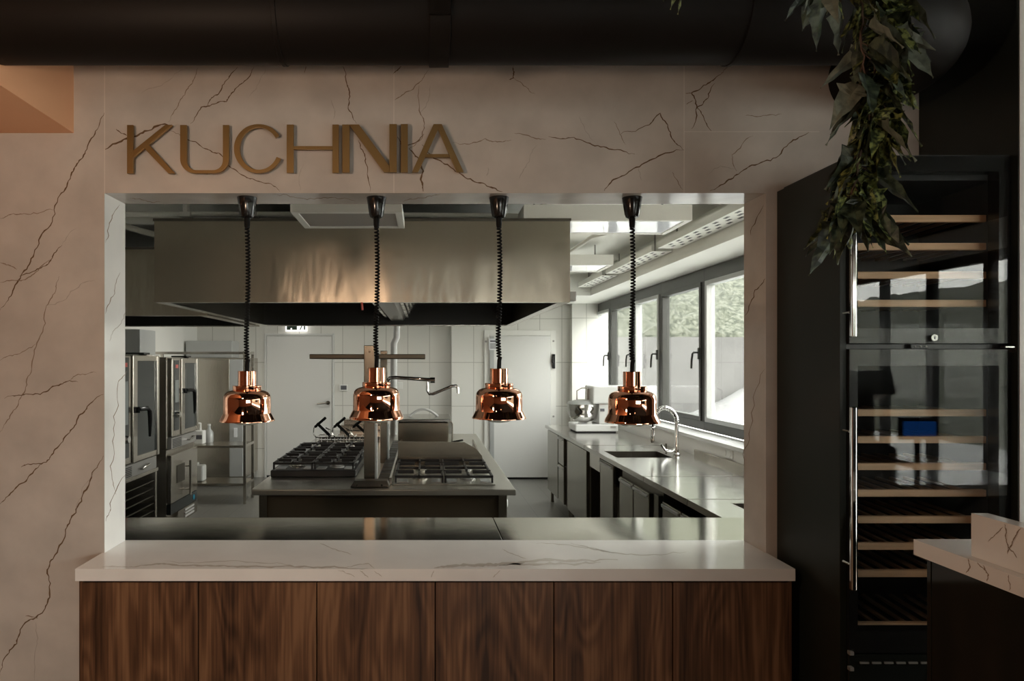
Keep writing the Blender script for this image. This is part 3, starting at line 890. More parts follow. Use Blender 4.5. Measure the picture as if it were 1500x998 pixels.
# ------------------------------------------------------------------ ovens at the left
OX = -2.5
def oven(y0, y1, z0, z1, label, hz):
    t = thing('combi_oven', label, 'oven', (OX - .4, (y0 + y1) / 2, z0), 'combi ovens along the left wall')
    L = y1 - y0
    mb = MB(); mb.box(KX0 + .03, OX - .05, y0, y1, z0, z1); link('body', mb, steel_v, t, 0, .01)
    zb, zt = z0 + .12, z1 - .01
    # control column near side
    mb = MB(); mb.box(OX - .05, OX, y0, y0 + L * .30, zb, zt); link('control_column', mb, steel_v, t, 0, .008)
    c = MB(); c.box(OX, OX + .004, y0 + L * .07, y0 + L * .24, zb + .06, zt - .02); cp = link('control_panel', c, screen_off, t, 0)
    c = MB(); c.box(OX + .004, OX + .006, y0 + L * .09, y0 + L * .22, zb + .34, zt - .22); link('display', c, screen_lit, cp, 0)
    c = MB(); c.box(OX + .004, OX + .006, y0 + L * .11, y0 + L * .20, zt - .10, zt - .065); link('badge', c, red_mark, cp, 0)
    c = MB(); c.lathe([(.035, 0), (.035, .02), (.028, .035)], (OX + .004, y0 + L * .155, zb + .22), 20, 'x'); link('dial', c, chrome, cp, 30)
    # door
    mb = MB(); d0, d1_ = y0 + L * .32, y1
    f = .09
    mb.box(OX - .045, OX + .012, d0, d0 + f, zb, zt); mb.box(OX - .045, OX + .012, d1_ - .05, d1_, zb, zt)
    mb.box(OX - .045, OX + .005, d0 + f, d1_ - .05, zb, zb + .05); mb.box(OX - .045, OX + .005, d0 + f, d1_ - .05, zt - .05, zt)
    dr = link('door', mb, steel, t, 0, .006)
    mb = MB(); mb.box(OX - .03, OX - .004, d0 + f, d1_ - .05, zb + .05, zt - .05); link('door_glass', mb, screen_off, dr, 0)
    mb = MB(); hy = d0 + .05
    mb.box(OX + .012, OX + .06, hy - .03, hy + .03, hz - .02, hz + .03)
    mb.tube([(OX + .05, hy - .02, hz + .01), (OX + .075, hy + .09, hz + .012), (OX + .08, hy + .13, hz - .01), (OX + .08, hy + .14, hz - .08), (OX + .075, hy + .145, hz - .24)], .02, 10, rs=[.018, .02, .021, .02, .011])
    link('door_handle', mb, black_plastic, dr, 40)
    # lower louvre strip
    mb = MB(); mb.box(OX - .05, OX - .01, y0 + .01, y1 - .02, z0, zb - .01); lv = link('lower_fascia', mb, grey_metal, t, 0, .003)
    mb = MB()
    for k in range(6): mb.box(OX - .01, OX - .004, y0 + .04, y0 + .28, z0 + .012 + k * .015, z0 + .018 + k * .015)
    link('vent', mb, near_black, lv, 0)
    mb = MB(); mb.tube([(OX - .01, y0 + .42, z0 + .05), (OX + .03, y0 + .42, z0 + .05), (OX + .03, y0 + .58, z0 + .07), (OX - .01, y0 + .58, z0 + .07)], .008, 8)
    link('drip_tray_grip', mb, chrome, lv, 40)
    mb = MB(); mb.box(OX - .2, OX - .03, y1 - .25, y1 - .12, z1, z1 + .018); link('flue_cap', mb, black_plastic, t, 0, .003)
    return t
o1 = oven(5.56, 6.41, .66, 1.715, 'combi oven standing nearest, beside the left marble jamb', PZ(600, 6.0))
o2 = oven(6.76, 7.52, .78, 1.695, 'combi oven farther back, on the blast chiller', PZ(573, 7.1) + .0)
# stand of oven 1
t = thing('oven_stand', 'open steel oven stand with tray runners under the nearest oven', 'stand', (OX - .4, 5.98, 0))
mb = MB()
for yy in (5.58, 6.36):
    for xx in (OX - .05, -3.2):
        l = MB(); l.box(xx, xx + .04, yy, yy + .04, 0, .655); link('leg', l, steel_v, t, 0)
mb = MB(); mb.box(-3.2, OX, 5.56, 6.41, .63, .66); link('top_frame', mb, steel, t, 0)
for k in range(7):
    l = MB(); l.box(-3.15, OX - .02, 5.62, 6.36, .12 + k * .07, .128 + k * .07); link('tray_runner', l, steel_dark, t, 0)
# blast chiller under oven 2
t = thing('blast_chiller', 'steel blast chiller cabinet under the farther combi oven', 'chiller', (OX - .4, 7.14, 0))
mb = MB(); mb.box(-3.2, OX - .05, 6.74, 7.54, .06, .775); link('body', mb, steel_v, t, 0, .006)
mb = MB(); mb.box(OX - .05, OX - .005, 6.75, 7.53, .24, .72); dr = link('door', mb, steel, t, 0, .008)
mb = MB(); mb.box(OX - .005, OX, 6.90, 7.12, .42, .60); link('recess_plate', mb, steel_dark, dr, 0)
mb = MB(); mb.tube([(OX, 7.14, .56), (OX + .05, 7.14, .56)], .008, 8); mb.tube([(OX, 7.14, .32), (OX + .05, 7.14, .32)], .008, 8)
mb.tube([(OX + .05, 7.14, .62), (OX + .05, 7.14, .26)], .013, 10); link('door_handle', mb, steel, dr, 40)
mb = MB(); mb.box(OX - .05, OX - .01, 6.75, 7.53, .13, .235); fa = link('control_strip', mb, screen_off, t, 0, .003)
mb = MB(); mb.cyl((OX - .01, 7.42, .18), .028, .004, 'x', 16); link('blue_sticker', mb, blue_mark, fa, 30)
mb = MB(); mb.box(OX - .05, OX - .01, 6.95, 7.53, .0, .125)
lf = link('lower_grille', mb, steel, t, 0)
mb = MB()
for k in range(3): mb.box(OX - .01, OX - .004, 7.15, 7.42, .02 + k * .034, .038 + k * .034)
link('louvre', mb, white_gloss, lf, 0)
# tall steel cabinet at the back left with a white box on top
t = thing('upright_refrigerator', 'tall stainless refrigerator in the back left corner', 'refrigerator', (-2.8, 9.3, 0))
mb = MB(); mb.box(-3.2, -2.38, 9.0, 9.74, .1, 1.70); link('body', mb, steel_v, t, 0, .008)
mb = MB(); mb.box(-3.19, -2.56, 8.95, 9.0, .14, 1.68); dr = link('door', mb, steel, t, 0, .006)
mb = MB(); mb.box(-2.56, -2.39, 8.96, 9.0, .14, 1.68); link('side_trim', mb, frame_light, t, 0, .004)
mb = MB(); mb.box(-2.50, -2.46, 8.945, 8.96, .95, 1.08); link('label_plate', mb, paper, t, 0)
mb = MB(); mb.box(-2.50, -2.46, 8.945, 8.96, .66, .78); link('label_plate', mb, paper, t, 0)
for xx in (-3.1, -2.5):
    l = MB(); l.cyl((xx, 9.1, 0), .02, .1, n=10); link('leg', l, steel_dark, t, 30)
mb = MB(); mb.box(-3.22, PX(340, 9.2), 9.2, 9.55, 1.705, PZ(499.5, 9.2)); tag(link('storage_box', mb, steel_dark if False else frame_light, None, 0, .006), 'long pale box lying on the tall refrigerator', 'box')
mb = MB(); mb.box(-3.2, -2.64, 6.3, 6.9, 1.735, 1.86) if False else mb.box(KX0 + .002, PX(211, 7.0), 6.9, 7.3, 1.72, PZ(483, 7.0))
tag(link('junction_cabinet', mb, frame_light, None, 0, .006), 'grey wall box above the ovens at the left wall', 'box')
# shelving rack in front of it
t = thing('shelf_rack', 'open steel shelf rack in the back left corner', 'shelf rack', (-2.65, 8.1, 0))
RX0, RX1, RY0, RY1 = -3.2, -2.07, 7.9, 8.3
for xx, yy in ((RX0, RY0), (RX1 - .03, RY0), (RX0, RY1 - .03), (RX1 - .03, RY1 - .03)):
    l = MB(); l.box(xx, xx + .03, yy, yy + .03, 0, 1.77); link('post', l, steel, t, 0)
for z in (.24, .68):
    l = MB(); l.box(RX0 + .03, RX1 - .03, RY0, RY1, z - .03, z); link('shelf', l, steel, t, 0, .003)
l = MB(); l.box(RX0 + .03, RX1 - .03, RY0, RY0 + .03, 1.735, 1.765); l.box(RX1 - .03, RX1, RY0 + .03, RY1 - .03, 1.735, 1.765)
l.box(RX1 - .03, RX1, RY0 + .03, RY1 - .03, .66, .69); l.box(RX1 - .03, RX1, RY0 + .03, RY1 - .03, .21, .24); link('rail', l, steel, t, 0)
# items on the rack
t = thing('spray_canister', 'white labelled canister with nozzle on the upper rack shelf', 'canister', (PX(293, 8.0), 8.05, .68))
cx_ = PX(293, 8.05)
mb = MB(); mb.box(cx_ - .06, cx_ + .05, 8.0, 8.12, .681, .84); link('body', mb, white_plastic, t, 0, .012)
mb = MB(); mb.tube([(cx_, 8.06, .84), (cx_, 8.06, .92), (cx_ - .05, 8.03, .93)], .015, 8); link('nozzle', mb, white_plastic, t, 40)
mb = MB(); mb.box(cx_ - .05, cx_ + .04, 7.997, 8.0, .74, .79); link('label', mb, ink, t, 0)
t = thing('plastic_jug', 'clear plastic jug with cap on the upper rack shelf', 'jug', (PX(299, 8.1), 8.18, .68))
mb = MB(); mb.lathe([(.045, 0), (.05, .02), (.05, .12), (.02, .16), (.018, .2)], (cx_ + .06, 8.2, .681), 16); link('body', mb, frame_light, t, 40)
mb = MB(); mb.cyl((cx_ + .06, 8.2, .881), .02, .02, n=12); link('cap', mb, white_plastic, t, 30)
t = thing('detergent_canister', 'white canister on the lower rack shelf', 'canister', (PX(290, 8), 8.05, .24))
mb = MB(); mb.box(-2.74, -2.60, 8.0, 8.15, .241, .43); link('body', mb, white_plastic, t, 0, .02)
mb = MB(); mb.cyl((-2.69, 8.07, .43), .025, .03, n=12); link('cap', mb, white_plastic, t, 30)

# ------------------------------------------------------------------ cooking island
IX0, IX1, IY0, IY1, IZ = -1.02, .536, 4.0, 7.1, .9
t = thing('cooking_island', 'large steel cooking island in the middle of the kitchen', 'cooking island', (-.24, 5.5, 0))
mb = MB(); mb.box(IX0, IX1, IY0, IY1, IZ - .035, IZ); link('tabletop', mb, steel_island, t, 0, .006)
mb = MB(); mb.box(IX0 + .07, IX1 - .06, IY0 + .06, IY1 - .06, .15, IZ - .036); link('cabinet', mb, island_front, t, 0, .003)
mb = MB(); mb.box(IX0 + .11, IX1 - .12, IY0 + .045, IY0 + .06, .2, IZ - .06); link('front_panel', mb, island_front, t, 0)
for xx in (IX0 + .04, IX1 - .10):
    for yy in (IY0 + .05, IY1 - .1):
        l = MB(); l.box(xx, xx + .05, yy - .02, yy + .04, 0, IZ - .036); link('leg', l, steel, t, 0, .003)
for k in range(4):
    l = MB(); yk = 4.2 + k * .35; l.lathe([(.03, 0), (.028, .03), (.02, .035)], (IX1 - .06, yk, .78), 16, 'x'); link('knob', l, white_plastic, t, 30)


def burner_grate(mb, x0, x1, y0, y1, z):
    b = .012
    mb.box(x0, x1, y0, y0 + b, z, z + .016); mb.box(x0, x1, y1 - b, y1, z, z + .016)
    mb.box(x0, x0 + b, y0, y1, z, z + .016); mb.box(x1 - b, x1, y0, y1, z, z + .016)
    ym = (y0 + y1) / 2; xm = (x0 + x1) / 2
    mb.box(x0, x1, ym - b / 2, ym + b / 2, z, z + .016)
    for ya, yb in ((y0, ym), (ym, y1)):
        yc = (ya + yb) / 2
        mb.box(x0, xm - .035, yc - .006, yc + .006, z, z + .022); mb.box(xm + .035, x1, yc - .006, yc + .006, z, z + .022)
        mb.box(xm - .006, xm + .006, ya, yc - .03, z, z + .022); mb.box(xm - .006, xm + .006, yc + .03, yb, z, z + .022)
    for xx in (x0, x1 - b):
        for yy in (y0, y1 - b): mb.box(xx, xx + b, yy, yy + b, z - .03, z)


def hob(label, x0, x1, y0, y1, zb, nx, ny, loc):
    h = thing('gas_hob', label, 'gas hob', loc)
    mb = MB(); mb.box(x0, x1, y0, y1, IZ + .001, zb); link('base_tray', mb, iron if zb > IZ + .02 else steel_island, h, 0, .006)
    wx = (x1 - x0 - .02) / nx; wy = (y1 - y0 - .02) / ny
    for i in range(nx):
        for j in range(ny):
            gx0 = x0 + .01 + i * wx + .003; gy0 = y0 + .01 + j * wy + .003
            g = MB(); burner_grate(g, gx0, gx0 + wx - .006, gy0, gy0 + wy - .006, zb + .035)
            link('grate', g, iron, h, 0, .002)
            for q in (.25, .75):
                b_ = MB(); c = (gx0 + wx / 2, gy0 + wy * q, zb)
                b_.lathe([(.05, 0), (.05, .008), (.038, .012), (.038, .024), (.03, .028)], c, 20)
                link('burner', b_, steel if (i + j) % 2 == 0 else grey_metal, h, 30)
            r_ = MB()
            for sx_, sy_ in ((.16, .14), (.84, .14), (.16, .62), (.84, .62)):
                xx = gx0 + wx * sx_; yy = gy0 + wy * sy_
                r_.box(xx - .03, xx + .03, yy - .05, yy + .05, zb + .001, zb + .006)
            link('drip_plate', r_, frame_light, h, 0)
    return h
hob('raised black gas hob on the left half of the cooking island', PX(396, 4.42), PX(521, 4.42), 4.42, 5.55, IZ + .045, 2, 2, (-.72, 4.9, IZ))
hob('flat gas hob with two cast iron grates on the right half of the island', -.195, .43, 4.13, 4.86, IZ + .008, 2, 1, (.11, 4.5, IZ))
# splash guard and griddle
t = thing('griddle', 'steel griddle with tall splash guard behind the right gas hob', 'griddle', (.1, 5.3, IZ))
mb = MB(); gy = 4.95
mb.prism([(PX(583, gy), IZ + .002), (PX(709, gy), IZ + .002), (PX(706, gy), PZ(668, gy)), (PX(697, gy), PZ(657, gy)), (PX(680, gy), PZ(648, gy)), (PX(583, gy), PZ(647, gy))], gy, gy + .012)
link('splash_guard', mb, steel_brown, t, 0)
mb = MB(); mb.box(-.19, .41, gy + .012, 5.75, IZ + .002, IZ + .06); link('plate', mb, steel_top, t, 0, .006)
mb = MB(); mb.prism([(gy + .012, IZ + .06), (5.7, IZ + .06), (5.7, IZ + .10), (gy + .012, PZ(668, gy))], .398, .409, 'x'); link('side_guard', mb, steel, t, 0)
# bratt pan
t = thing('tilting_pan', 'steel tilting braising pan with lid at the far end of the island', 'braising pan', (0, 6.6, IZ))
py_ = 6.3
mb = MB(); mb.box(PX(583, py_), PX(657, py_), py_, 6.88, IZ + .002, PZ(619, py_)); link('pan_body', mb, steel_brown, t, 0, .008)
mb = MB(); mb.box(PX(583, py_), PX(661, py_), py_ - .02, 6.9, PZ(618.5, py_), PZ(614, py_)); ld = link('lid', mb, white_gloss if False else steel_top, t, 0, .006)
mb = MB(); pts = [(PX(598, py_) + i / 10 * .28, 6.6, PZ(614, py_) + .07 * math.sin(PI * i / 10)) for i in range(11)]
mb.tube(pts, .012, 8); link('lid_handle', mb, white_gloss, ld, 40)
mb = MB(); mb.tube([(PX(660, py_), 6.35, PZ(617, py_)), (PX(663, py_), 6.33, PZ(622, py_)), (PX(662.5, py_), 6.33, PZ(650, py_))], .007, 8); link('crank_rod', mb, steel_dark, t, 40)
mb = MB(); mb.tube([(PX(662, 6.2), 6.25, PZ(649, 6.2)), (PX(678, 6.2), 6.2, PZ(645, 6.2))], .009, 8); link('lever', mb, black_plastic, t, 40)
# pasta cooker with baskets behind left hob
t = thing('pasta_cooker', 'steel pasta cooker basin behind the left gas hob', 'pasta cooker', (-.72, 5.9, IZ))
mb = MB(); mb.box(-1.0, -.44, 5.62, 5.70, IZ + .002, IZ + .05); mb.box(-1.0, -.44, 6.1, 6.18, IZ + .002, IZ + .05)
mb.box(-1.0, -.94, 5.7, 6.1, IZ + .002, IZ + .05); mb.box(-.50, -.44, 5.7, 6.1, IZ + .002, IZ + .05); link('rim', mb, steel_top, t, 0, .006)
mb = MB(); mb.box(-.94, -.5, 5.7, 6.1, IZ + .002, IZ + .008); link('basin', mb, steel_dark, t, 0)
bask = thing('pasta_basket', 'wire pasta basket with black T handle, leftmost of three', 'pasta basket', (PX(478, 5.8), 5.8, IZ + .01), 'baskets in the pasta cooker')
bx_ = PX(474, 5.8)
mb = MB()
for dx in (-.05, 0, .05):
    mb.tube([(bx_ + dx - .01, 5.76, IZ + .012), (bx_ + dx - .01, 5.76, IZ + .11)], .004, 6)
    mb.tube([(bx_ + dx - .01, 5.98, IZ + .012), (bx_ + dx - .01, 5.98, IZ + .11)], .004, 6)
mb.tube([(bx_ - .06, 5.76, IZ + .11), (bx_ + .04, 5.76, IZ + .11), (bx_ + .04, 5.98, IZ + .11), (bx_ - .06, 5.98, IZ + .11), (bx_ - .06, 5.76, IZ + .11)], .005, 6)
link('basket', mb, chrome, bask, 40)
mb = MB(); mb.tube([(bx_ - .06, 5.78, IZ + .11), (bx_ - .085, 5.78, IZ + .14), (bx_ - .08, 5.78, IZ + .19), (bx_ - .05, 5.78, IZ + .20)], .006, 6)
mb.tube([(bx_ + .04, 5.78, IZ + .11), (bx_ + .075, 5.78, IZ + .13), (bx_ + .06, 5.78, IZ + .17), (bx_ + .02, 5.78, IZ + .19)], .006, 6); link('bail', mb, chrome, bask, 40)
mb = MB(); mb.tube([(bx_ - .05, 5.78, IZ + .225), (bx_ + .06, 5.72, IZ + .135)], .013, 8)
mb.tube([(bx_ - .065, 5.76, IZ + .20), (bx_ + .03, 5.70, IZ + .28)], .012, 8) ; link('grip', mb, black_plastic, bask, 40)
dup(bask, (.162, 0, 0), 'wire pasta basket with black T handle, middle of three')
dup(bask, (.324, 0, 0), 'wire pasta basket with black T handle, nearest the steel gantry post')
t = thing('steel_pot_station', 'raised steel basin at the far left end of the island', 'basin', (-.7, 6.7, IZ))
mb = MB(); mb.box(-.98, -.36, 6.3, 6.9, IZ + .002, PZ(640, 6.3)); link('body', mb, steel_top, t, 0, .006)
mb = MB(); mb.box(PX(495, 6.7), -.36, 6.85, 7.05, PZ(640, 6.3) + .001, PZ(624, 6.8)); mb.box(PX(500, 6.7), -.40, 6.9, 7.05, PZ(624, 6.8), PZ(616, 6.8)); link('backsplash', mb, steel, t, 0, .004)
# gantry
t = thing('steel_gantry', 'steel gantry with two posts and overshelf in the middle of the island', 'gantry', (-.33, 4.6, IZ))
gx = PX(541, 4.2)
mb = MB(); mb.prism([(PX(514, 4.1), IZ + .002), (PX(571, 4.1), IZ + .002), (PX(568, 4.1), PZ(703, 4.1)), (PX(520, 4.1), PZ(703, 4.1))], 4.06, 4.14); link('base_plate', mb, steel_dark, t, 0, .004)
for k, bx2 in enumerate((PX(524, 4.1), PX(560, 4.1))):
    l = MB(); l.cyl((bx2, 4.05, PZ(709, 4.1)), .005, .012, 'y', 10); link('bolt', l, chrome, t, 30)
for (xa, xb, ya, top, bot) in ((PX(533, 4.2), PX(549, 4.2), 4.2, PZ(506, 4.2), IZ + .005), (PX(557, 5.0), PX(567, 5.0), 5.0, PZ(514, 5.0), IZ + .005)):
    l = MB(); l.box(xa, xb, ya, ya + .07, bot, top); link('post', l, steel_brown, t, 0, .004)
    l = MB(); l.cyl(((xa + xb) / 2, ya - .004, top - .04), .006, .008, 'y', 8); link('rivet', l, chrome, t, 30)
    l = MB(); l.box(xb, xb + .012, ya, ya + .07, bot, PZ(622, ya)); link('edge_strip', l, frame_light, t, 0)
mb = MB(); mb.box(PX(456, 4.35), PX(623, 4.35), 4.275, 4.99, PZ(526, 4.3), PZ(519, 4.3)); link('overshelf', mb, steel_dark_brown, t, 0, .004)
mb = MB(); mb.box(PX(553, 4.15), PX(570, 4.15), 4.145, 6.2, IZ + .002, IZ + .035); link('cable_channel', mb, iron, t, 0, .004)
mb = MB()
for k in range(14): mb.box(PX(553, 4.15) + .004, PX(570, 4.15) - .004, 4.2 + k * .14, 4.205 + k * .14, IZ + .035, IZ + .038)
link('channel_joint', mb, steel_dark, t, 0)  # joint lines across the cable channel
mb = MB(); mb.box(PX(570, 4.15), PX(574, 4.15), 4.145, 6.2, IZ + .002, IZ + .045); link('channel_rim', mb, steel, t, 0, .003)
# pot filler tap
t = thing('pot_filler', 'jointed swing arm pot filler tap on the rear gantry post', 'tap', (PX(567, 5.05), 5.05, PZ(560, 5.05)))
Zp = 5.03
mb = MB(); mb.tube([(PX(567, Zp), Zp, PZ(559, Zp)), (PX(571, Zp), Zp - .02, PZ(554, Zp)), (PX(578, Zp), Zp - .03, PZ(553, Zp)), (PX(634, Zp), Zp - .04, PZ(556.5, Zp))], .013, 10)
link('upper_arm', mb, steel_dark if False else chrome, t, 40)
mb = MB(); mb.cyl((PX(630, Zp), Zp - .04, PZ(557, Zp)), .021, .035, 'x', 14); link('joint', mb, chrome, t, 30)
mb = MB(); mb.tube([(PX(626, Zp), Zp - .04, PZ(559, Zp)), (PX(626, Zp), Zp - .04, PZ(572, Zp)), (PX(629, Zp), Zp - .04, PZ(577, Zp)), (PX(634, Zp), Zp - .04, PZ(577, Zp)), (PX(662, Zp), Zp - .04, PZ(565.5, Zp)), (PX(668, Zp), Zp - .04, PZ(565, Zp)), (PX(670.5, Zp), Zp - .04, PZ(569, Zp)), (PX(670.5, Zp), Zp - .04, PZ(576, Zp))], .011, 10)
link('spout', mb, chrome, t, 40)

# ------------------------------------------------------------------ right-hand worktop run
WX = 1.43
t = thing('steel_worktop', 'long stainless worktop under the kitchen windows', 'worktop', (1.8, 5.4, IZ))
mb = MB()
S1 = (1.50, 1.95, 5.33, 5.72); S2 = (1.62, 2.02, 3.20, 3.62)
y_ = 2.6; X0, X1 = WX, 2.17
for S in (S2, S1):
    mb.box(X0, X1, y_, S[2], IZ - .035, IZ); mb.box(X0, S[0], S[2], S[3], IZ - .035, IZ); mb.box(S[1], X1, S[2], S[3], IZ - .035, IZ); y_ = S[3]
mb.box(X0, X1, y_, 8.1, IZ - .035, IZ)
link('top', mb, steel_top, t, 0)
mb = MB(); mb.box(2.17, 2.19, 2.6, 5.5, IZ - .035, IZ + .045); link('upstand', mb, steel, t, 0, .003)
for yy in (4.46, 6.12, 3.72):
    mb = MB(); mb.box(WX - .001, 2.17, yy, yy + .006, IZ - .034, IZ + .0012); link('joint', mb, steel_dark, t, 0)
for S in (S1, S2):
    mb = MB(); a, b, c, d = S; z0, z1 = IZ - .2, IZ - .001
    mb.box(a, a + .006, c, d, z0, z1); mb.box(b - .006, b, c, d, z0, z1); mb.box(a, b, c, c + .006, z0, z1); mb.box(a, b, d - .006, d, z0, z1); mb.box(a, b, c, d, z0 - .006, z0)
    link('sink', mb, steel_dark, t, 0)


def unit(name, label, cat, y0, y1, kind):
    u = thing(name, label, cat, (WX + .35, (y0 + y1) / 2, 0))
    F_ = WX + .015
    if kind != 'open':
        mb = MB(); mb.box(F_ + .03, 2.12, y0 + .01, y1 - .01, .15, IZ - (.036 if y0 > 5.2 or 3.6 < y0 and y0 > 4.19 and y1 < 5.11 else .21)); link('carcass', mb, steel_dark, u, 0)
    else:
        mb = MB(); mb.box(F_ + .01, F_ + .02, y0 + .01, y1 - .01, IZ - .17, IZ - .036); link('apron', mb, steel, u, 0)
        mb = MB(); mb.box(2.0, 2.1, y0 + .01, y1 - .01, .15, IZ - .21); link('back_panel', mb, near_black, u, 0)
    for yy in (y0 + .02, y1 - .06):
        for xx in (F_ + .04, 2.06):
            l = MB(); l.lathe([(.022, 0), (.018, .02), (.018, .15)], (xx + .02, yy + .02, 0), 12); link('leg', l, steel_dark, u, 30)
    def face(nm, a, b, z0, z1, hand, m=steel_cab):
        mb = MB(); mb.box(F_, F_ + .03, a, b, z0, z1); d = link(nm, mb, m, u, 0, .004)
        if hand:
            h = MB(); h.box(F_ - .012, F_, a + .01, b - .01, z1 - .03, z1 - .012); link('handle', h, frame_light, d, 0, .002)
    return u, face


u, f = unit('drawer_table', 'farthest steel counter section with drawers beside the cold room door', 'counter', 7.02, 8.08, 'c')
f('side_panel', 7.42, 8.02, .16, IZ - .05, False); f('drawer', 7.10, 7.38, .56, IZ - .05, True); f('drawer', 7.10, 7.38, .16, .55, True)
u, f = unit('prep_cabinet', 'steel counter section with one wide plain door', 'counter', 6.04, 6.98, 'c')
f('door', 6.10, 6.92, .16, IZ - .05, False)
u, f = unit('sink_stand', 'open sink section with a steel apron and dark gap', 'counter', 5.66, 6.02, 'open')
u, f = unit('sink_cabinet', 'narrow steel door cabinet under the spring tap', 'counter', 5.12, 5.64, 'c')
f('door', 5.24, 5.62, .16, IZ - .05, True)
u, f = unit('undercounter_refrigerator', 'two-door undercounter fridge next to the sink cabinet', 'refrigerator', 4.20, 5.10, 'c')
f('door', 4.74, 5.06, .16, IZ - .10, True); f('door', 4.40, 4.72, .16, IZ - .10, True); f('vent_panel', 4.22, 4.30, .16, IZ - .08, False, steel_dark)
u, f = unit('undercounter_refrigerator', 'two-door undercounter fridge closest to the pass', 'refrigerator', 3.30, 4.18, 'c')
f('door', 3.86, 4.15, .16, IZ - .10, True); f('door', 3.55, 3.84, .16, IZ - .10, True); f('vent_panel', 3.36, 3.5, .16, IZ - .08, False, steel_dark)
u, f = unit('base_cabinet', 'steel base cabinet right behind the pass at the window side', 'counter', 2.62, 3.28, 'c')
f('door', 2.66, 3.24, .16, IZ - .05, True)

# spring tap
t = thing('spring_tap', 'pull down spring tap arching over the worktop sink', 'tap', (2.02, 5.5, IZ))
tz = 5.47; bx0 = PX(991, tz)
mb = MB(); mb.lathe([(.028, 0), (.028, .01), (.018, .02), (.018, .09), (.014, .1), (.014, .30)], (bx0, tz, IZ + .001), 16); link('riser', mb, chrome, t, 30)
arc = []
xh = PX(956, tz); r_ = (bx0 - xh) / 2
for i in range(13):
    a = PI * i / 12; arc.append(Vector((bx0 - r_ + r_ * math.cos(a), tz, IZ + .26 + .12 * math.sin(a))))
arc.append(Vector((xh, tz, IZ + .2)))
mb = MB()
full = []
for i in range(len(arc) - 1):
    for k in range(24): full.append(arc[i].lerp(arc[i + 1], k / 24))
hel = []
for i, p in enumerate(full):
    d = (full[min(i + 1, len(full) - 1)] - full[max(i - 1, 0)]).normalized()
    n_ = Vector((0, 1, 0)); b_ = d.cross(n_)
    ph = i * 2 * PI / 11
    hel.append(p + (n_ * math.cos(ph) + b_ * math.sin(ph)) * .017)
mb.tube(hel, .0042, 5); link('spring', mb, chrome, t, 60)
mb = MB(); mb.tube(arc, .008, 8); link('hose', mb, black_cord, t, 40)
mb = MB(); mb.lathe([(.013, 0), (.018, .02), (.014, .06), (.012, .11)], (xh, tz, IZ + .10), 14); link('spray_head', mb, chrome, t, 30)
mb = MB(); mb.tube([(bx0, tz, IZ + .06), (bx0 - .04, tz, IZ + .035), (bx0 - .09, tz, IZ + .04), (bx0 - .125, tz, IZ + .09)], .009, 8); link('lever', mb, chrome, t, 40)
mb = MB(); mb.tube([(PX(961, 6), 5.75, IZ + .001), (PX(961, 6), 5.75, IZ + .06)], .008, 8); tag(link('tap_valve', mb, steel_dark, None, 40), 'short dark valve stub on the worktop behind the sink', 'valve')
# socket on the wall
t = thing('wall_socket', 'double white socket on the wall under the window sill', 'socket', (KX1, 4.9, .97))
ya = 2.2 / (1068 - 622) * 1000
mb = MB(); mb.box(KX1 - .012, KX1 - .001, ya - .075, ya + .075, .955, 1.02); link('plate', mb, white_plastic, t, 0, .003)
for s in (-.036, .036):
    l = MB(); l.cyl((KX1 - .016, ya + s, .987), .02, .004, 'x', 14); link('outlet', l, white_wall, t, 30)

# dough mixer
t = thing('spiral_mixer', 'white spiral dough mixer with steel bowl on the worktop', 'mixer', (1.75, 7.3, IZ))
mz = 7.2
mb = MB(); mb.box(PX(843, mz), PX(906, mz), mz, mz + .36, IZ + .012, PZ(622, mz)); link('base', mb, white_gloss, t, 0, .012)
mb = MB(); mb.box(PX(846, mz), PX(903, mz), mz + .02, mz + .34, IZ + .001, IZ + .012); link('foot', mb, rubber, t, 0)
mb = MB(); mb.box(PX(878, mz), PX(903, mz), mz + .02, mz + .34, PZ(622, mz), PZ(592, mz)); link('column', mb, white_gloss, t, 0, .01)
mb = MB(); mb.box(PX(868, mz), 2.385, mz - .01, mz + .35, PZ(592, mz), PZ(566, mz)); hd = link('head', mb, white_gloss, t, 0, .015)
mb = MB(); mb.box(PX(880, mz), PX(886, mz), mz + .012, mz + .02, PZ(603, mz), PZ(599, mz)); link('dark_label', mb, ink, t, 0)
mb = MB(); mb.box(PX(880, mz), PX(886, mz), mz + .012, mz + .02, PZ(592.3, mz), PZ(591, mz)); link('red_mark', mb, red_mark, t, 0)
mb = MB(); mb.box(PX(894, mz), PX(902, mz), mz - .004, mz, PZ(627.5, mz), PZ(624.5, mz)); link('badge', mb, grey_metal, t, 0)
bc = (PX(854.5, mz + .18), mz + .18, PZ(621, mz))
mb = MB(); mb.lathe([(.05, .0), (.055, .01), (.10, .02), (.145, .06), (.165, .12), (.17, .19), (.178, .195), (.178, .2), (.162, .195), (.155, .12), (.10, .035), (.02, .03)], bc, 36, cap=False)
link('bowl', mb, chrome, t, 60)
mb = MB(); mb.lathe([(.176, .2), (.16, .225), (.06, .245), (.03, .247)], bc, 28, cap=False); link('bowl_guard', mb, frame_light, t, 60)
mb = MB(); mb.box(bc[0] + .03, bc[0] + .08, mz + .15, mz + .21, bc[2] + .2, PZ(570, mz)); mb.tube([(bc[0] + .055, mz + .18, bc[2] + .36), (bc[0] + .13, mz + .16, bc[2] + .38)], .009, 8)
link('spindle', mb, steel, t, 0, .004)
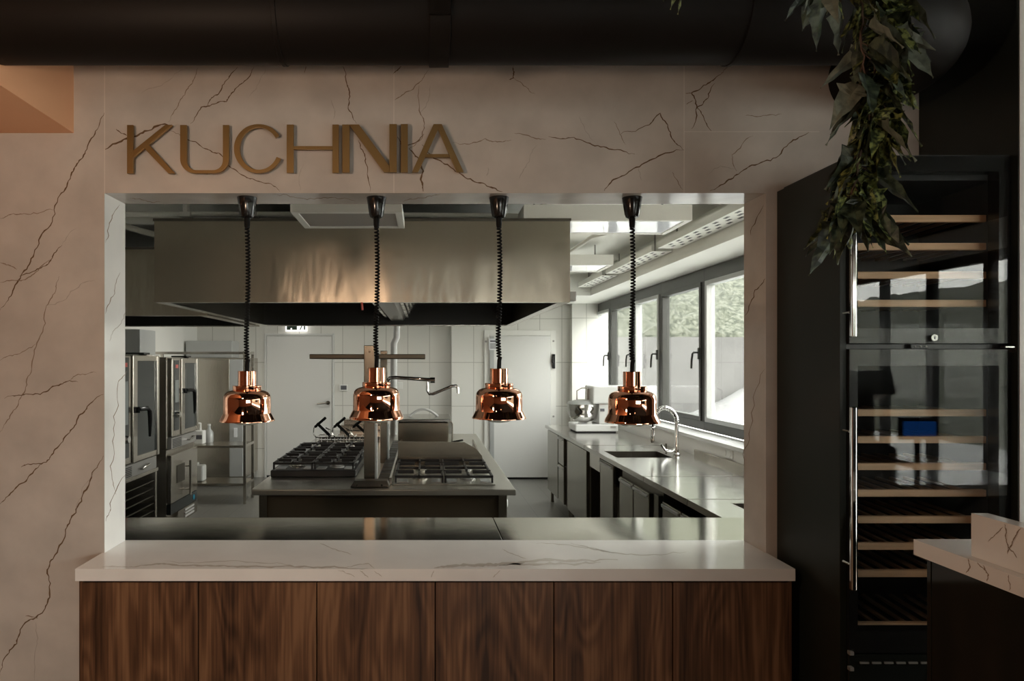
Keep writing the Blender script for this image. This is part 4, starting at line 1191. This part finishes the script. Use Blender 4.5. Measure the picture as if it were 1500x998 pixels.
mb = MB(); mb.box(bc[0] + .08, PX(868, mz) + .01, mz + .12, mz + .24, PZ(580, mz), PZ(572, mz)); mb.tube([(bc[0] - .07, mz + .18, bc[2] + .24), (bc[0] - .07, mz + .18, bc[2] + .34), (bc[0] - .02, mz + .18, bc[2] + .37), (bc[0] + .04, mz + .18, bc[2] + .37)], .006, 8)
link('guard_arm', mb, steel, t, 40)

# steel shelf behind the stone counter (kitchen side of the pass)
t = thing('pass_shelf', 'wide stainless shelf behind the stone counter in the pass', 'shelf', (0, 2.67, CT))
mb = MB(); mb.box(-1.6, .284, 2.4875, 2.85, CT - .045, CT - .001); link('left_sheet', mb, steel_shelf, t, 0, .002)
mb = MB(); mb.box(.287, 1.40, 2.4875, 2.85, CT - .045, CT - .001); link('right_sheet', mb, steel_shelf, t, 0, .002)
mb = MB(); mb.box(-1.55, 1.36, 2.50, 2.80, .1, CT - .046); link('cupboard', mb, steel_dark, t, 0)
for xx in (-1.5, 1.3):
    for yy in (2.52, 2.75): l = MB(); l.box(xx, xx + .04, yy, yy + .04, 0, .1); link('leg', l, steel_dark, t, 0)

# ------------------------------------------------------------------ stone counter and walnut front
CF = 2.14
mb = MB()
tk = .038
mb.box(PX(110, CF), PX(1165, CF), CF, W0, CT - tk, CT)
mb.box(OL + .001, OR - .001, W0, W1 - .03 + .03 + .005, CT - tk, CT)
tp = lambda x, y: (PX(x, .65e3 / (y - 530)), .65e3 / (y - 530), CT + E)
fr_ = lambda x, y: (PX(x, CF), CF - E, PZ(y, CF))
for p, w_, k in (
    ([(188,831),(218,828),(248,827),(289,829),(341,830),(397,831.5),(453,831),(502,832),(539,833.0)], 2.6, 1),
    ([(150,831),(188,831)], 1.2, 1), ([(468,796),(491,805),(515,813)], 1.4, 1), ([(505,832),(540,826),(548,833)], 1.2, 1),
    ([(240,822),(300,824),(380,825),(430,829)], 1.0, 1),
    ([(636,832.5),(658,830),(700,828),(730,827),(775,823),(836,822),(905,820.5)], 4.5, 1), ([(730,829),(775,827),(836,827),(880,824)], 3, 1),
    ([(836,796),(883,808),(930,813),(1005,809)], 1.6, 1), ([(785,797),(850,802),(905,810)], 1.2, 1),
    ([(736,805),(748,811),(771,819)], 1.3, 1)):
    vein(mb, p, w_, tp, k, jit=.5)
for p, w_ in (([(636,836),(632,846)], 1.4), ([(733,836),(726,842),(722,846)], 1.5), ([(527,836),(534,842),(540,846)], 1.4), ([(548,837),(560,845)], 1.2), ([(495,836),(512,841),(520,846)], 1.2)):
    vein(mb, p, w_, fr_, 1)
o = link('stone_countertop', mb, [stone_top, vein_grey], None, 0)
tag(o, 'long white veined stone countertop of the serving pass', 'countertop')
t = thing('walnut_counter', 'walnut fronted counter under the white stone top', 'counter', (0, 2.2, 0))
F0 = CF + .012
mb = MB(); mb.box(PX(118, CF), PX(1160, CF), F0 + .02, W0 - .002, .08, CT - tk - .002); link('carcass', mb, black_satin, t, 0)
mb = MB(); mb.box(PX(124, CF), PX(1155, CF), F0 + .05, W0 - .002, 0, .08); link('plinth', mb, black_satin, t, 0)
edges = [118.5, 290.5, 464, 637.5, 811.5, 985.5, 1158]
for i in range(6):
    a, b = PX(edges[i], F0) + .0018, PX(edges[i + 1], F0) - .0018
    mb = MB(); mb.box(a, b, F0, F0 + .019, .08, CT - tk - .008)
    cxx = (a + b) / 2
    p_ = link('front_panel', mb, walnut, t, 0, .0012)
    p_.location = (0, 0, 0)
mb = MB(); mb.box(PX(112, CF) + .002, PX(118, CF), F0, W0 - .002, .0, CT - tk - .002); link('side_panel', mb, walnut, t, 0, .001)
mb = MB(); mb.box(PX(1158.5, CF), PX(1163, CF), F0, W0 - .002, .0, CT - tk - .002); link('side_panel', mb, walnut, t, 0, .001)

# ------------------------------------------------------------------ KUCHNIA lettering
t = thing('wall_sign', 'bronze capital letters KUCHNIA mounted off the stone wall', 'sign', (PX(430, W0), W0 - .03, PZ(253, W0)))
LY = W0 - .03
def LP(L): return [(PX(160 + u * .36, LY), PZ(160 + v * .36, LY)) for u, v in L]
def letter(lab, polys):
    mb = MB()
    for P in polys: mb.prism(LP(P), LY, LY + .010)
    # stand-off pin behind each letter
    xs = [p[0] for P in polys for p in LP(P)]
    P0 = LP(polys[0]); cxm = sum(p[0] for p in P0) / len(P0)
    o = link('letter', mb, bronze, t, 0, .0006); o['label'] = lab
def arc2(cx, cy, rx, ry, a0, a1, n):
    return [(cx + rx * math.cos(math.radians(a0 + (a1 - a0) * i / n)), cy - ry * math.sin(math.radians(a0 + (a1 - a0) * i / n))) for i in range(n + 1)]
letter('bronze letter K', [[(72, 64), (97, 64), (97, 261), (72, 261)], [(97, 168), (226, 64), (257, 64), (97, 197)], [(141, 158), (160, 143), (268, 261), (240, 261)]])
outer = [(288, 64)] + [(288, 200)] + arc2(348, 202, 60, 58, 180, 270, 10) + arc2(427, 202, 60, 58, 270, 360, 10) + [(487, 64)]
inner = [(462, 64)] + arc2(422, 208, 40, 40, 360, 270, 10) + arc2(355, 208, 40, 40, 270, 180, 10) + [(315, 64)]
letter('bronze letter U', [outer + inner])
letter('bronze letter C', [arc2(607, 160, 100, 100, 32, 336, 40) + arc2(609, 160, 78, 86, 337, 31, 40)])
letter('bronze letter H', [[(722, 62), (750, 62), (750, 258), (722, 258)], [(908, 62), (934, 62), (934, 258), (908, 258)], [(750, 150), (908, 150), (908, 163), (750, 163)]])
letter('bronze letter N', [[(948, 62), (978, 62), (978, 257), (948, 257)], [(1140, 60), (1170, 60), (1170, 256), (1140, 256)], [(978, 62), (1016, 62), (1140, 230), (1140, 256), (1118, 256), (978, 66)]])
letter('bronze letter I', [[(1187, 60), (1215, 60), (1215, 256), (1187, 256)]])
letter('bronze letter A', [[(1232, 256), (1320, 60), (1353, 60), (1442, 255), (1414, 255), (1393, 195), (1283, 195), (1257, 256)]])
# cut the A counter by building it from strokes instead
bpy.data.objects.remove(t.children[-1] if t.children[-1]['label'].endswith('A') else [c for c in t.children if c.get('label', '').endswith(' A')][0])
letter('bronze letter A', [[(1232, 256), (1320, 60), (1336, 60), (1338, 82), (1257, 256)], [(1336, 60), (1353, 60), (1442, 255), (1414, 255), (1338, 82)], [(1288, 182), (1380, 182), (1386, 195), (1282, 195)]])
pins = MB()
for u, v in ((84, 90), (84, 235), (300, 90), (475, 90), (387, 252), (516, 160), (640, 67), (736, 90), (920, 235), (962, 90), (1155, 235), (1200, 90), (1200, 235), (1244, 235), (1425, 235)):
    x, z = LP([(u, v)])[0]; pins.cyl((x, LY + .010, z), .003, .02, 'y', 8)
link('mounting_stud', pins, bronze, t, 30)

# ------------------------------------------------------------------ copper heat lamps
LZ = 2.385
def heat_lamp(px, ytop, ybot, label):
    """ytop: top of the copper neck, ybot: dome rim, in photo rows at depth LZ"""
    k = LZ / 1000
    x = PX(px, LZ)
    t = thing('heat_lamp', label, 'heat lamp', (x, LZ, OT), 'copper heat lamps hanging in the pass')
    z = lambda y: PZ(y, LZ)
    mb = MB(); mb.cyl((x, LZ, z(289)), 14 * k, OT - z(289), n=28); link('ceiling_mount', mb, grey_metal, t, 30)
    mb = MB(); mb.lathe([(6 * k, 0), (9.2 * k, .004), (10.5 * k, .012), (14.6 * k, (320 - 289.5) * k), (14.4 * k, (320 - 288.5) * k)], (x, LZ, z(320)), 28)
    link('cord_reel', mb, black_plastic, t, 40)
    mb = MB(); mb.lathe([(3.4 * k, 0), (4.2 * k, .01), (4.6 * k, (334 - 320) * k)], (x, LZ, z(334)), 16); link('cord_grip', mb, black_cord, t, 40)
    # coiled cord
    mb = MB(); pts = []
    y0, y1 = z(333), z(ytop - 16)
    turns = 42; n = turns * 10
    tt = 0
    for i in range(n + 1):
        u = i / n
        zz = y0 + (y1 - y0) * (u * (1.12 - .12 * u))
        sway = (.0035 * math.sin(u * 5) + .004 * max(0, u - .85) / .15)
        a = 2 * PI * i / 10
        rr = .0067
        pts.append((x + sway + rr * math.cos(a), LZ + rr * math.sin(a), zz))
    mb.tube(pts, .0030, 6)
    link('coiled_cord', mb, black_cord, t, 60)
    mb = MB(); mb.tube([(x + .004, LZ, z(ytop - 17)), (x + .001, LZ, z(ytop - 12)), (x, LZ, z(ytop + .5))], .0075, 10); link('cord_sleeve', mb, black_cord, t, 40)
    # copper shade
    h = ybot - ytop
    P = lambda r, y: (r * k, (ybot - y) * k)
    mb = MB(); Y = lambda q: ytop + q
    prof = [(2, 0), (12.6, 0), (13.1, .6), (13.1, 21), (20.2, 21.4), (20.7, 22), (20.7, 27.6), (20.3, 28.2), (25, 29.2), (29.5, 31.2), (32.6, 34.6), (33.9, 38.8), (34.1, 42), (34.3, 61.5), (34.8, 62.5), (39.2, 71.2), (39.6, 72), (39.6, h), (38.9, h), (38.5, 72), (33.8, 63), (33.2, 40), (30, 34), (24, 31), (15, 30)]
    mb.lathe([P(r, ytop + q) for r, q in prof], (x, LZ, z(ybot)), 56, cap=False)
    sh = link('shade', mb, copper, t, 35)
    hm = MB()
    for q in range(10):
        a = 2 * PI * q / 10
        hm.lathe([(.0016, -.0004), (.0016, .0006)], (x + 13.1 * k * math.cos(a), LZ + 13.1 * k * math.sin(a), z(ytop + 15.5)), 6)
    link('vent_hole', hm, black_plastic, sh, 0)
    mb = MB(); mb.lathe([(8 * k, 30 * k), (14 * k, 22 * k), (21 * k, 8 * k), (22 * k, 2 * k), (20 * k, -2.5 * k), (14 * k, -5.2 * k), (7 * k, -6.4 * k), (1 * k, -6.8 * k)], (x, LZ, z(ybot - .5)), 36)
    link('bulb', mb, bulb_glass, t, 60)
    return t
heat_lamp(362, 543.5, 617, 'copper heat lamp, leftmost of the four in the pass')
heat_lamp(551.5, 538.5, 613.5, 'copper heat lamp hanging in front of the steel gantry')
heat_lamp(731, 540, 613, 'copper heat lamp hanging in front of the cold room door')
heat_lamp(926, 544.5, 619, 'copper heat lamp hanging in front of the windows, rightmost')

# ------------------------------------------------------------------ black duct
DZ, DY, DR = 2.606, 1.889, .125
t = thing('ventilation_duct', 'big black round ventilation duct running above the stone wall', 'duct', (0, DY, DZ))
cx_e = 1.495
br = W0 - DY - .02
path = [(PX(108, W0) + .002, DY, DZ), (-.6, DY, DZ), (0, DY, DZ), (.6, DY, DZ)]
RB = .27
for i in range(13):
    a = PI / 2 * i / 12
    path.append((cx_e - RB + RB * math.sin(a), DY + RB - RB * math.cos(a), DZ))
path.append((cx_e, W0 - .002, DZ))
mb = MB(); mb.tube(path, DR, 48); link('pipe', mb, duct_black, t, 50)
for xx in (PX(1072, DY), PX(410, DY), PX(1330, 1.9) - .02):
    mb = MB(); mb.lathe([(DR + .001, 0), (DR + .0035, .001), (DR + .0035, .012), (DR + .001, .013)], (min(xx, 1.2), DY, DZ), 48, 'x'); link('joint_ring', mb, duct_black, t, 30)
mb = MB(); w_ = .055; xx = PX(629, 1.76)
mb.lathe([(DR + .001, 0), (DR + .006, .001), (DR + .006, w_), (DR + .001, w_ + .001)], (xx, DY, DZ), 48, 'x')
mb.box(xx, xx + w_, DY - .006, DY + .006, DZ + DR, 3.0)
mb.box(xx, xx + w_, DY - DR - .008, DY - DR + .001, DZ - .06, DZ + .14)
link('hanging_strap', mb, duct_black, t, 30)

# ------------------------------------------------------------------ wine cooler with side panel
FX0, FX1, FZ = 1.219, 1.680, 1.95
mb = MB(); mb.box(1.197, 1.216, 1.968, W0 - .001, 0, PZ(236.5, 1.968))
tag(link('side_panel', mb, black_satin, None, 0, .001), 'tall black cabinet panel between the stone wall and the wine cooler', 'panel')
bpy.data.objects['side_panel'].name = 'cabinet_panel' if 'cabinet_panel' not in bpy.data.objects else 'cabinet_panel.001'
t = thing('wine_cooler', 'tall black two-door wine cooler with beech shelves', 'wine cooler', ((FX0 + FX1) / 2, 2.1, 0))
ZT = PZ(227, FZ)
th = .010
mb = MB()
by0, by1 = FZ + .05, W0 - .004
zm0, zm1 = PZ(512, FZ), PZ(503, FZ)
zlow = PZ(958, FZ)
mb.box(FX0, FX0 + th, by0, by1, .02, ZT); mb.box(FX1 - th, FX1, by0, by1, .02, ZT)
mb.box(FX0 + th, FX1 - th, by1 - .01, by1, .02, ZT); mb.box(FX0 + th, FX1 - th, by0, by1 - .01, ZT - .06, ZT)
mb.box(FX0 + th, FX1 - th, by0, by1 - .01, zm0 - .04, zm1 + .04); mb.box(FX0 + th, FX1 - th, by0, by1 - .01, .02, zlow + .02)
link('cabinet', mb, fridge_in, t, 0)
mb = MB(); mb.box(FX0 - .002, FX1 + .001, FZ + .03, by0 - .001, zm0 + .002, zm1 - .002)
mb.box(PX(1340, FZ), PX(1368, FZ), FZ + .015, FZ + .03, zm0 + .004, zm1 - .003); link('middle_rail', mb, black_frame, t, 0)
for q in (1346, 1354, 1362):
    l = MB(); l.cyl((PX(q, FZ), FZ + .012, PZ(507.5, FZ)), .0022, .004, 'y', 8); link('rail_screw', l, grey_metal, t, 0)


def cdoor(z0, z1, gz0, gz1, hz0, hz1, lab):
    mb = MB()
    gx0, gx1 = PX(1258.5, FZ), PX(1466, FZ)
    a, b = FX0 - .002, FX1
    mb.box(a, gx0, FZ + .006, FZ + .045, z0, z1); mb.box(gx1, b, FZ + .006, FZ + .045, z0, z1)
    mb.box(gx0, gx1, FZ + .006, FZ + .045, gz1, z1); mb.box(gx0, gx1, FZ + .006, FZ + .045, z0, gz0)
    d = link('door', mb, black_frame, t, 0); d['label'] = lab
    mb = MB(); mb.box(a, b, FZ, FZ + .005, z0, z1); link('door_glass', mb, cooler_glass, d, 0)
    hx_ = PX(1250, FZ - .04)
    mb = MB(); mb.box(hx_ - .0075, hx_ + .0075, FZ - .045, FZ - .032, hz0, hz1)
    for z in (hz0 + .07, hz1 - .07): mb.cyl((hx_ - .004, FZ - .033, z), .004, .034, 'y', 10)
    link('door_handle', mb, chrome, d, 0, .003)
    return d
ud = cdoor(zm1, ZT, PZ(481, FZ), PZ(250, FZ), PZ(494, FZ - .04), PZ(300, FZ - .04), 'upper glass door of the wine cooler')
cdoor(zlow, zm0, PZ(925, FZ), PZ(536, FZ), PZ(865, FZ - .04), PZ(596, FZ - .04), 'lower glass door of the wine cooler')
mb = MB(); mb.cyl((PX(1367, FZ), FZ - .006, PZ(495, FZ)), .0095, .006, 'y', 20); l = link('lock', mb, chrome, ud, 30)
mb = MB(); mb.box(PX(1367, FZ) - .0015, PX(1367, FZ) + .0015, FZ - .0068, FZ - .006, PZ(497, FZ), PZ(493, FZ)) ; link('keyhole', mb, ink, ud, 0)
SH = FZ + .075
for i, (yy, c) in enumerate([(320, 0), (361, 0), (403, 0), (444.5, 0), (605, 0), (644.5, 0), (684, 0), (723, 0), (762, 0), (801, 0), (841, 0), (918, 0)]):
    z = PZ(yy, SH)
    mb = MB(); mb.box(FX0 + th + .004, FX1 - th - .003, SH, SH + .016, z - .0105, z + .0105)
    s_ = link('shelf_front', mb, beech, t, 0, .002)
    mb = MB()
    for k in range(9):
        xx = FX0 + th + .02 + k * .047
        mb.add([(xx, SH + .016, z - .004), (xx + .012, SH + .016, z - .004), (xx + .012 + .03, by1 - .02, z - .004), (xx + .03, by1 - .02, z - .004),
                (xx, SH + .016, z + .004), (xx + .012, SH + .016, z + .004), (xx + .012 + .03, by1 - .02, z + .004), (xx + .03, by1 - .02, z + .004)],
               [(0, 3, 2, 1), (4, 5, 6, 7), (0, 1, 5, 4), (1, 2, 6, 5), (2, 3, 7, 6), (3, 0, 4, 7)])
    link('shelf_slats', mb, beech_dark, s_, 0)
mb = MB()
mb.box(FX0 - .002, FX1, FZ + .01, by0 - .001, .08, zlow - .006); bs = link('base_grille', mb, black_gloss, t, 0, .002)
mb = MB()
for k in range(12): mb.box(FX0 + .03 + k * .035, FX0 + .055 + k * .035, FZ + .006, FZ + .01, PZ(974.5, FZ), PZ(972, FZ))
link('vent_slot', mb, grey_metal, bs, 0)
mb = MB(); mb.box(FX0 + .02, FX1 - .02, FZ + .05, by1, 0, .08) ; link('foot', mb, rubber, t, 0)
for py in (957, 980):
    l = MB(); l.box(PX(1244, FZ), PX(1250, FZ), FZ - .004, FZ + .01, PZ(py + 3, FZ), PZ(py - 2.5, FZ)); link('hinge_cap', l, grey_metal, t, 0, .001)
mb = MB(); mb.box(PX(1468, FZ), PX(1488, FZ), FZ - .012, FZ + .006, PZ(509.5, FZ), PZ(507.5, FZ)); mb.box(PX(1483, FZ), PX(1486, FZ), FZ - .012, FZ + .006, PZ(516, FZ), PZ(505, FZ)); link('hinge', mb, chrome, t, 0)

# ------------------------------------------------------------------ bar counter at the lower right
BX, BYE, BT = 1.146, 1.60, EYE - .416
mb = MB(); mb.box(BX, 2.15, -1.6, BYE, BT - .036, BT)
bl = lambda x, y: (BX - E, BX / (x - 622) * 1000, EYE + (530 - y) * (BX / (x - 622)))
for p, w_ in (([(1418, 818), (1421, 832), (1415, 840)], 2), ([(1440, 828), (1448, 842), (1446, 852)], 2.4), ([(1478, 842), (1479, 865)], 1.6), ([(1432, 824), (1444, 836)], 1.6)):
    vein(mb, p, w_, bl, 1)
o = link('bar_countertop', mb, [stone_top, vein_mid], None, 0)
tag(o, 'stone countertop of the bar at the lower right', 'countertop')
UX = 1.169; UZ = 1.46
mb = MB(); mb.box(UX, UX + .035, -1.6, UZ, BT + .0005, BT + .092)
ul = lambda x, y: (UX - E, UX / (x - 622) * 1000, EYE + (530 - y) * (UX / (x - 622)))
for p, w_ in (([(1472, 768), (1473, 785), (1477, 800), (1476, 812)], 2), ([(1496, 774), (1488, 785), (1483, 795), (1478, 806)], 2.2), ([(1470, 772), (1460, 782), (1448, 794)], 1.5), ([(1477, 800), (1490, 818)], 1.5)):
    vein(mb, p, w_, ul, 1)
tag(link('stone_upstand', mb, [stone_top, vein_mid], None, 0), 'veined stone upstand standing on the bar countertop', 'upstand')
t = thing('bar_cabinet', 'glossy black panelled base under the bar countertop', 'bar', (1.45, 0, 0))
mb = MB(); mb.box(1.175, 2.11, -1.55, 1.56, .08, BT - .037); link('carcass', mb, black_satin, t, 0)
yb = 1.56
for k, wd in enumerate((.31, .40, .40, .40, .40, .40, .40, .38)):
    mb = MB(); mb.box(1.158, 1.174, yb - wd + .003, yb, .08, BT - .037); link('front_panel', mb, black_gloss, t, 0, .002); yb -= wd
mb = MB(); mb.box(1.158, 2.11, 1.561, 1.575, .08, BT - .037); link('end_panel', mb, black_gloss, t, 0, .002)
mb = MB(); mb.box(1.2, 2.09, -1.5, 1.54, 0, .08); link('plinth', mb, black_satin, t, 0)
# till screen standing on the bar (seen mirrored in the cooler glass)
t = thing('till_screen', 'small till screen with a lit blue display on the bar', 'screen', (2.0, 1.15, BT))
mb = MB(); mb.box(1.95, 2.05, 1.08, 1.2, BT + .001, BT + .012); mb.box(1.99, 2.01, 1.125, 1.14, BT + .012, BT + .12); link('stand', mb, black_plastic, t, 0, .003)
mb = MB(); mb.box(1.92, 2.08, 1.13, 1.145, BT + .10, BT + .19); s_ = link('casing', mb, black_plastic, t, 0, .004)
mb = MB(); mb.box(1.935, 2.065, 1.145, 1.147, BT + .115, BT + .175); link('display', mb, blue_screen, s_, 0)
t = thing('coffee_machine', 'black coffee machine standing on the bar behind the upstand', 'coffee machine', (1.75, .95, BT))
mb = MB(); mb.prism([(.75, BT + .001), (1.25, BT + .001), (1.25, BT + .08), (1.12, BT + .10), (1.12, BT + .26), (1.25, BT + .29), (1.22, BT + .38), (.78, BT + .38)], 1.42, 1.84, 'x'); link('body', mb, black_plastic, t, 0, .008)
mb = MB(); mb.tube([(1.5, 1.2, BT + .24), (1.5, 1.32, BT + .22)], .012, 8); link('group_handle', mb, black_frame, t, 30)

# ------------------------------------------------------------------ hanging ivy
def leaf(mb, base, d, L, W, roll, droop, rnd):
    d = Vector(d).normalized()
    side = d.cross(Vector((0, 0, 1)))
    if side.length < .1: side = Vector((1, 0, 0))
    side.normalize()
    side = (Matrix.Rotation(roll, 3, d) @ side).normalized()
    up = side.cross(d).normalized()
    # arrow-shaped leaf outline: wide lobes near the base, long pointed tip
    prof = [(0, .05), (.06, .42), (.16, .62), (.22, 1.0), (.30, .66), (.42, .60), (.58, .46), (.75, .28), (.90, .10), (1.0, .0)]
    rows = []
    for u, wv in prof:
        c = base + d * (u * L) + Vector((0, 0, -1)) * (droop * L * u * u)
        ww = wv * W * (0.9 + .2 * rnd.random())
        wav = .08 * W * math.sin(u * 14)
        rows.append((c + side * ww + up * (.30 * ww + wav), c, c - side * ww + up * (.30 * ww - wav)))
    vs = [p for r in rows for p in r]
    fs = []
    for i in range(len(rows) - 1):
        a = i * 3; b = a + 3
        fs += [(a, a + 1, b + 1, b), (a + 1, a + 2, b + 2, b + 1)]
    mb.add(vs, fs)


def ivy(name, label, stems, zc, seed, loc, dens=1.0):
    rnd = random.Random(seed)
    t = thing(name, label, 'hanging plant', loc)
    sm = MB(); lm = MB()
    for st in stems:
        P = [Vector((PX(x, zz), zz, PZ(y, zz))) for x, y, zz in st['p']]
        Q = []
        for a, b in zip(P, P[1:]):
            for k in range(6): Q.append(a.lerp(b, k / 6) + Vector((rnd.uniform(-1, 1), rnd.uniform(-1, 1), 0)) * .003)
        Q.append(P[-1])
        sm.tube(Q, .0022, 6)
        for i in range(st['n']):
            u = (i + rnd.random() * .6) / st['n'] * (len(Q) - 1)
            k = min(int(u), len(Q) - 2); b = Q[k].lerp(Q[k + 1], u - k)
            a = rnd.uniform(0, 2 * PI)
            d = Vector((math.cos(a) * .75, math.sin(a) * .6, rnd.uniform(-1.6, -.35)))
            L = rnd.uniform(*st['L'])
            stalk = b + d.normalized() * .02
            sm.tube([b, stalk], .0012, 5)
            q_ = rnd.random(); lm.cur = 1 if q_ < st.get('light', .5) else (2 if q_ > .86 else 0)
            leaf(lm, stalk, d, L, L * rnd.uniform(.27, .42), rnd.uniform(-1.1, 1.1), rnd.uniform(.05, .35), rnd)
            if st.get('fill') and rnd.random() < st['fill']:
                lm.cur = 1
                for _ in range(2):
                    a2 = rnd.uniform(0, 2 * PI)
                    leaf(lm, b, (math.cos(a2), math.sin(a2), rnd.uniform(-.8, .4)), L * .55, L * .2, rnd.uniform(-1, 1), .2, rnd)
    link('stem', sm, stem_brown, t, 60)
    link('foliage', lm, [leaf_green, leaf_light, leaf_grey], t, 0)
    return t
Zi = 1.55
ivy('hanging_ivy', 'long trailing ivy hanging in front of the duct and wine cooler', [
    dict(p=[(1288, -260, Zi), (1290, -40, Zi), (1286, 60, Zi), (1276, 150, Zi), (1262, 230, Zi), (1246, 290, Zi), (1250, 315, Zi)], n=70, L=(.06, .125), light=.5, fill=.7),
    dict(p=[(1300, -260, Zi + .02), (1312, -30, Zi + .02), (1302, 60, Zi + .02), (1294, 140, Zi + .02), (1278, 205, Zi)], n=60, L=(.06, .115), light=.7, fill=.8),
    dict(p=[(1270, -200, Zi - .03), (1262, -20, Zi - .03), (1262, 60, Zi - .03), (1268, 130, Zi - .02)], n=20, L=(.06, .12), light=.15),
    dict(p=[(1262, 220, Zi - .02), (1247, 290, Zi - .02), (1252, 318, Zi - .02)], n=12, L=(.07, .11), light=.35),
], Zi, 5, (PX(1288, Zi), Zi, 3.0))
ivy('hanging_ivy', 'short ivy strand with leaf tips left of the long trailing ivy', [
    dict(p=[(1190, -260, 1.45), (1196, -60, 1.45), (1206, -20, 1.45)], n=16, L=(.05, .10), light=.3),
    dict(p=[(1230, -260, 1.5), (1236, -60, 1.5), (1232, -5, 1.5)], n=16, L=(.05, .10), light=.4)], 1.45, 11, (PX(1190, 1.45), 1.45, 3.0))
ivy('hanging_ivy', 'ivy strand whose single leaf tip shows at the top edge', [
    dict(p=[(1010, -260, 1.45), (1014, -60, 1.45), (1013, -40, 1.45)], n=7, L=(.05, .075), light=.8)], 1.45, 3, (PX(1010, 1.45), 1.45, 3.0))
mb = MB(); mb.box(PX(980, 1.5), PX(1400, 1.5), 1.40, 1.62, EYE + .75 * 1.5, 2.999) if False else mb.box(.45, 1.25, 1.38, 1.62, 2.86, 3.0)
tag(link('plant_trough', mb, black_frame, None, 0, .004), 'black ceiling trough the ivy strands hang from', 'trough')

# ------------------------------------------------------------------ outside
mb = MB(); mb.box(5.8, 60, -30, 60, -.25, -.15); mb.box(2.6, 5.8, W1, 60, -.25, -.15); mb.box(-40, 5.8, -30, -6.2, -.25, -.15); struct('ground', mb, paving_ext)
# curved concrete retaining wall
mb = MB(); n = 30
wt = .3
pts = []
for i in range(n + 1):
    u = i / n
    pts.append((3.5 + 16 * u, 22 - 5.5 * max(0, (u - .38)) ** 1.3 - .2 * math.sin(u * 6)))
vs = []; fs = []
for x, y in pts:
    vs += [(x, y, -.2), (x, y, EYE + .036 * y), (x, y + wt, EYE + .036 * y), (x, y + wt, -.2)]
for i in range(n):
    a = 4 * i; b = a + 4
    fs += [(a, b, b + 1, a + 1), (a + 1, b + 1, b + 2, a + 2), (a + 2, b + 2, b + 3, a + 3), (a, a + 3, b + 3, b)]
fs += [(0, 1, 2, 3), (4 * n + 3, 4 * n + 2, 4 * n + 1, 4 * n)]
mb.add(vs, fs); struct('wall_outside', mb, concrete)
# pale gravel bank rising in front of the wall
mb = MB(); nx, ny = 30, 14
vs = []
for j in range(ny + 1):
    for i in range(nx + 1):
        x = 5 + 15 * i / nx; y = 11 + 10.6 * j / ny
        r = (x / y - .345) / .11
        h = max(0, min(1.15, r)) ** 1.7
        z = -.14 + .85 * h * (j / ny) ** 1.2
        vs.append((x, y, z + .04 * noise.noise(Vector((x, y, 0)))))
fs = [(j * (nx + 1) + i, j * (nx + 1) + i + 1, (j + 1) * (nx + 1) + i + 1, (j + 1) * (nx + 1) + i) for j in range(ny) for i in range(nx)]
mb.add(vs, fs); struct('terrain', mb, mat('white_gravel', (0.095, 0.093, 0.09), 0.9, var=(3, .08, ONE)), smooth=60)
# scrubby slope above the wall
mb = MB(); nx, ny = 110, 90
vs = []
for j in range(ny + 1):
    for i in range(nx + 1):
        x = 1 + 39 * i / nx; y = 22.7 + 30 * j / ny
        z = EYE + .72 + (y - 22.7) * .62 + .42 * noise.fractal(Vector((x * 1.9, y * 1.9, 0)), 1, 2, 4) + (0 if j > 0 else -1.5)
        vs.append((x, y, z))
fs = [(j * (nx + 1) + i, j * (nx + 1) + i + 1, (j + 1) * (nx + 1) + i + 1, (j + 1) * (nx + 1) + i) for j in range(ny) for i in range(nx)]
mb.add(vs, fs); struct('hill', mb, scrub, smooth=60)
mb = MB(); nx, ny = 70, 24
vs = []
for j in range(ny + 1):
    for i in range(nx + 1):
        y = -36 + 34 * i / nx; x = 11.5 + 12 * j / ny
        z = -.1 + (x - 11.5) * .42 + .35 * noise.fractal(Vector((x * 1.1, y * 1.1, 3)), 1, 2, 4)
        vs.append((x, y, z - (.5 if j == 0 else 0)))
fs = [(j * (nx + 1) + i, j * (nx + 1) + i + 1, (j + 1) * (nx + 1) + i + 1, (j + 1) * (nx + 1) + i) for j in range(ny) for i in range(nx)]
mb.add(vs, fs); struct('hill', mb, scrub, smooth=60)
bpy.context.view_layer.update()
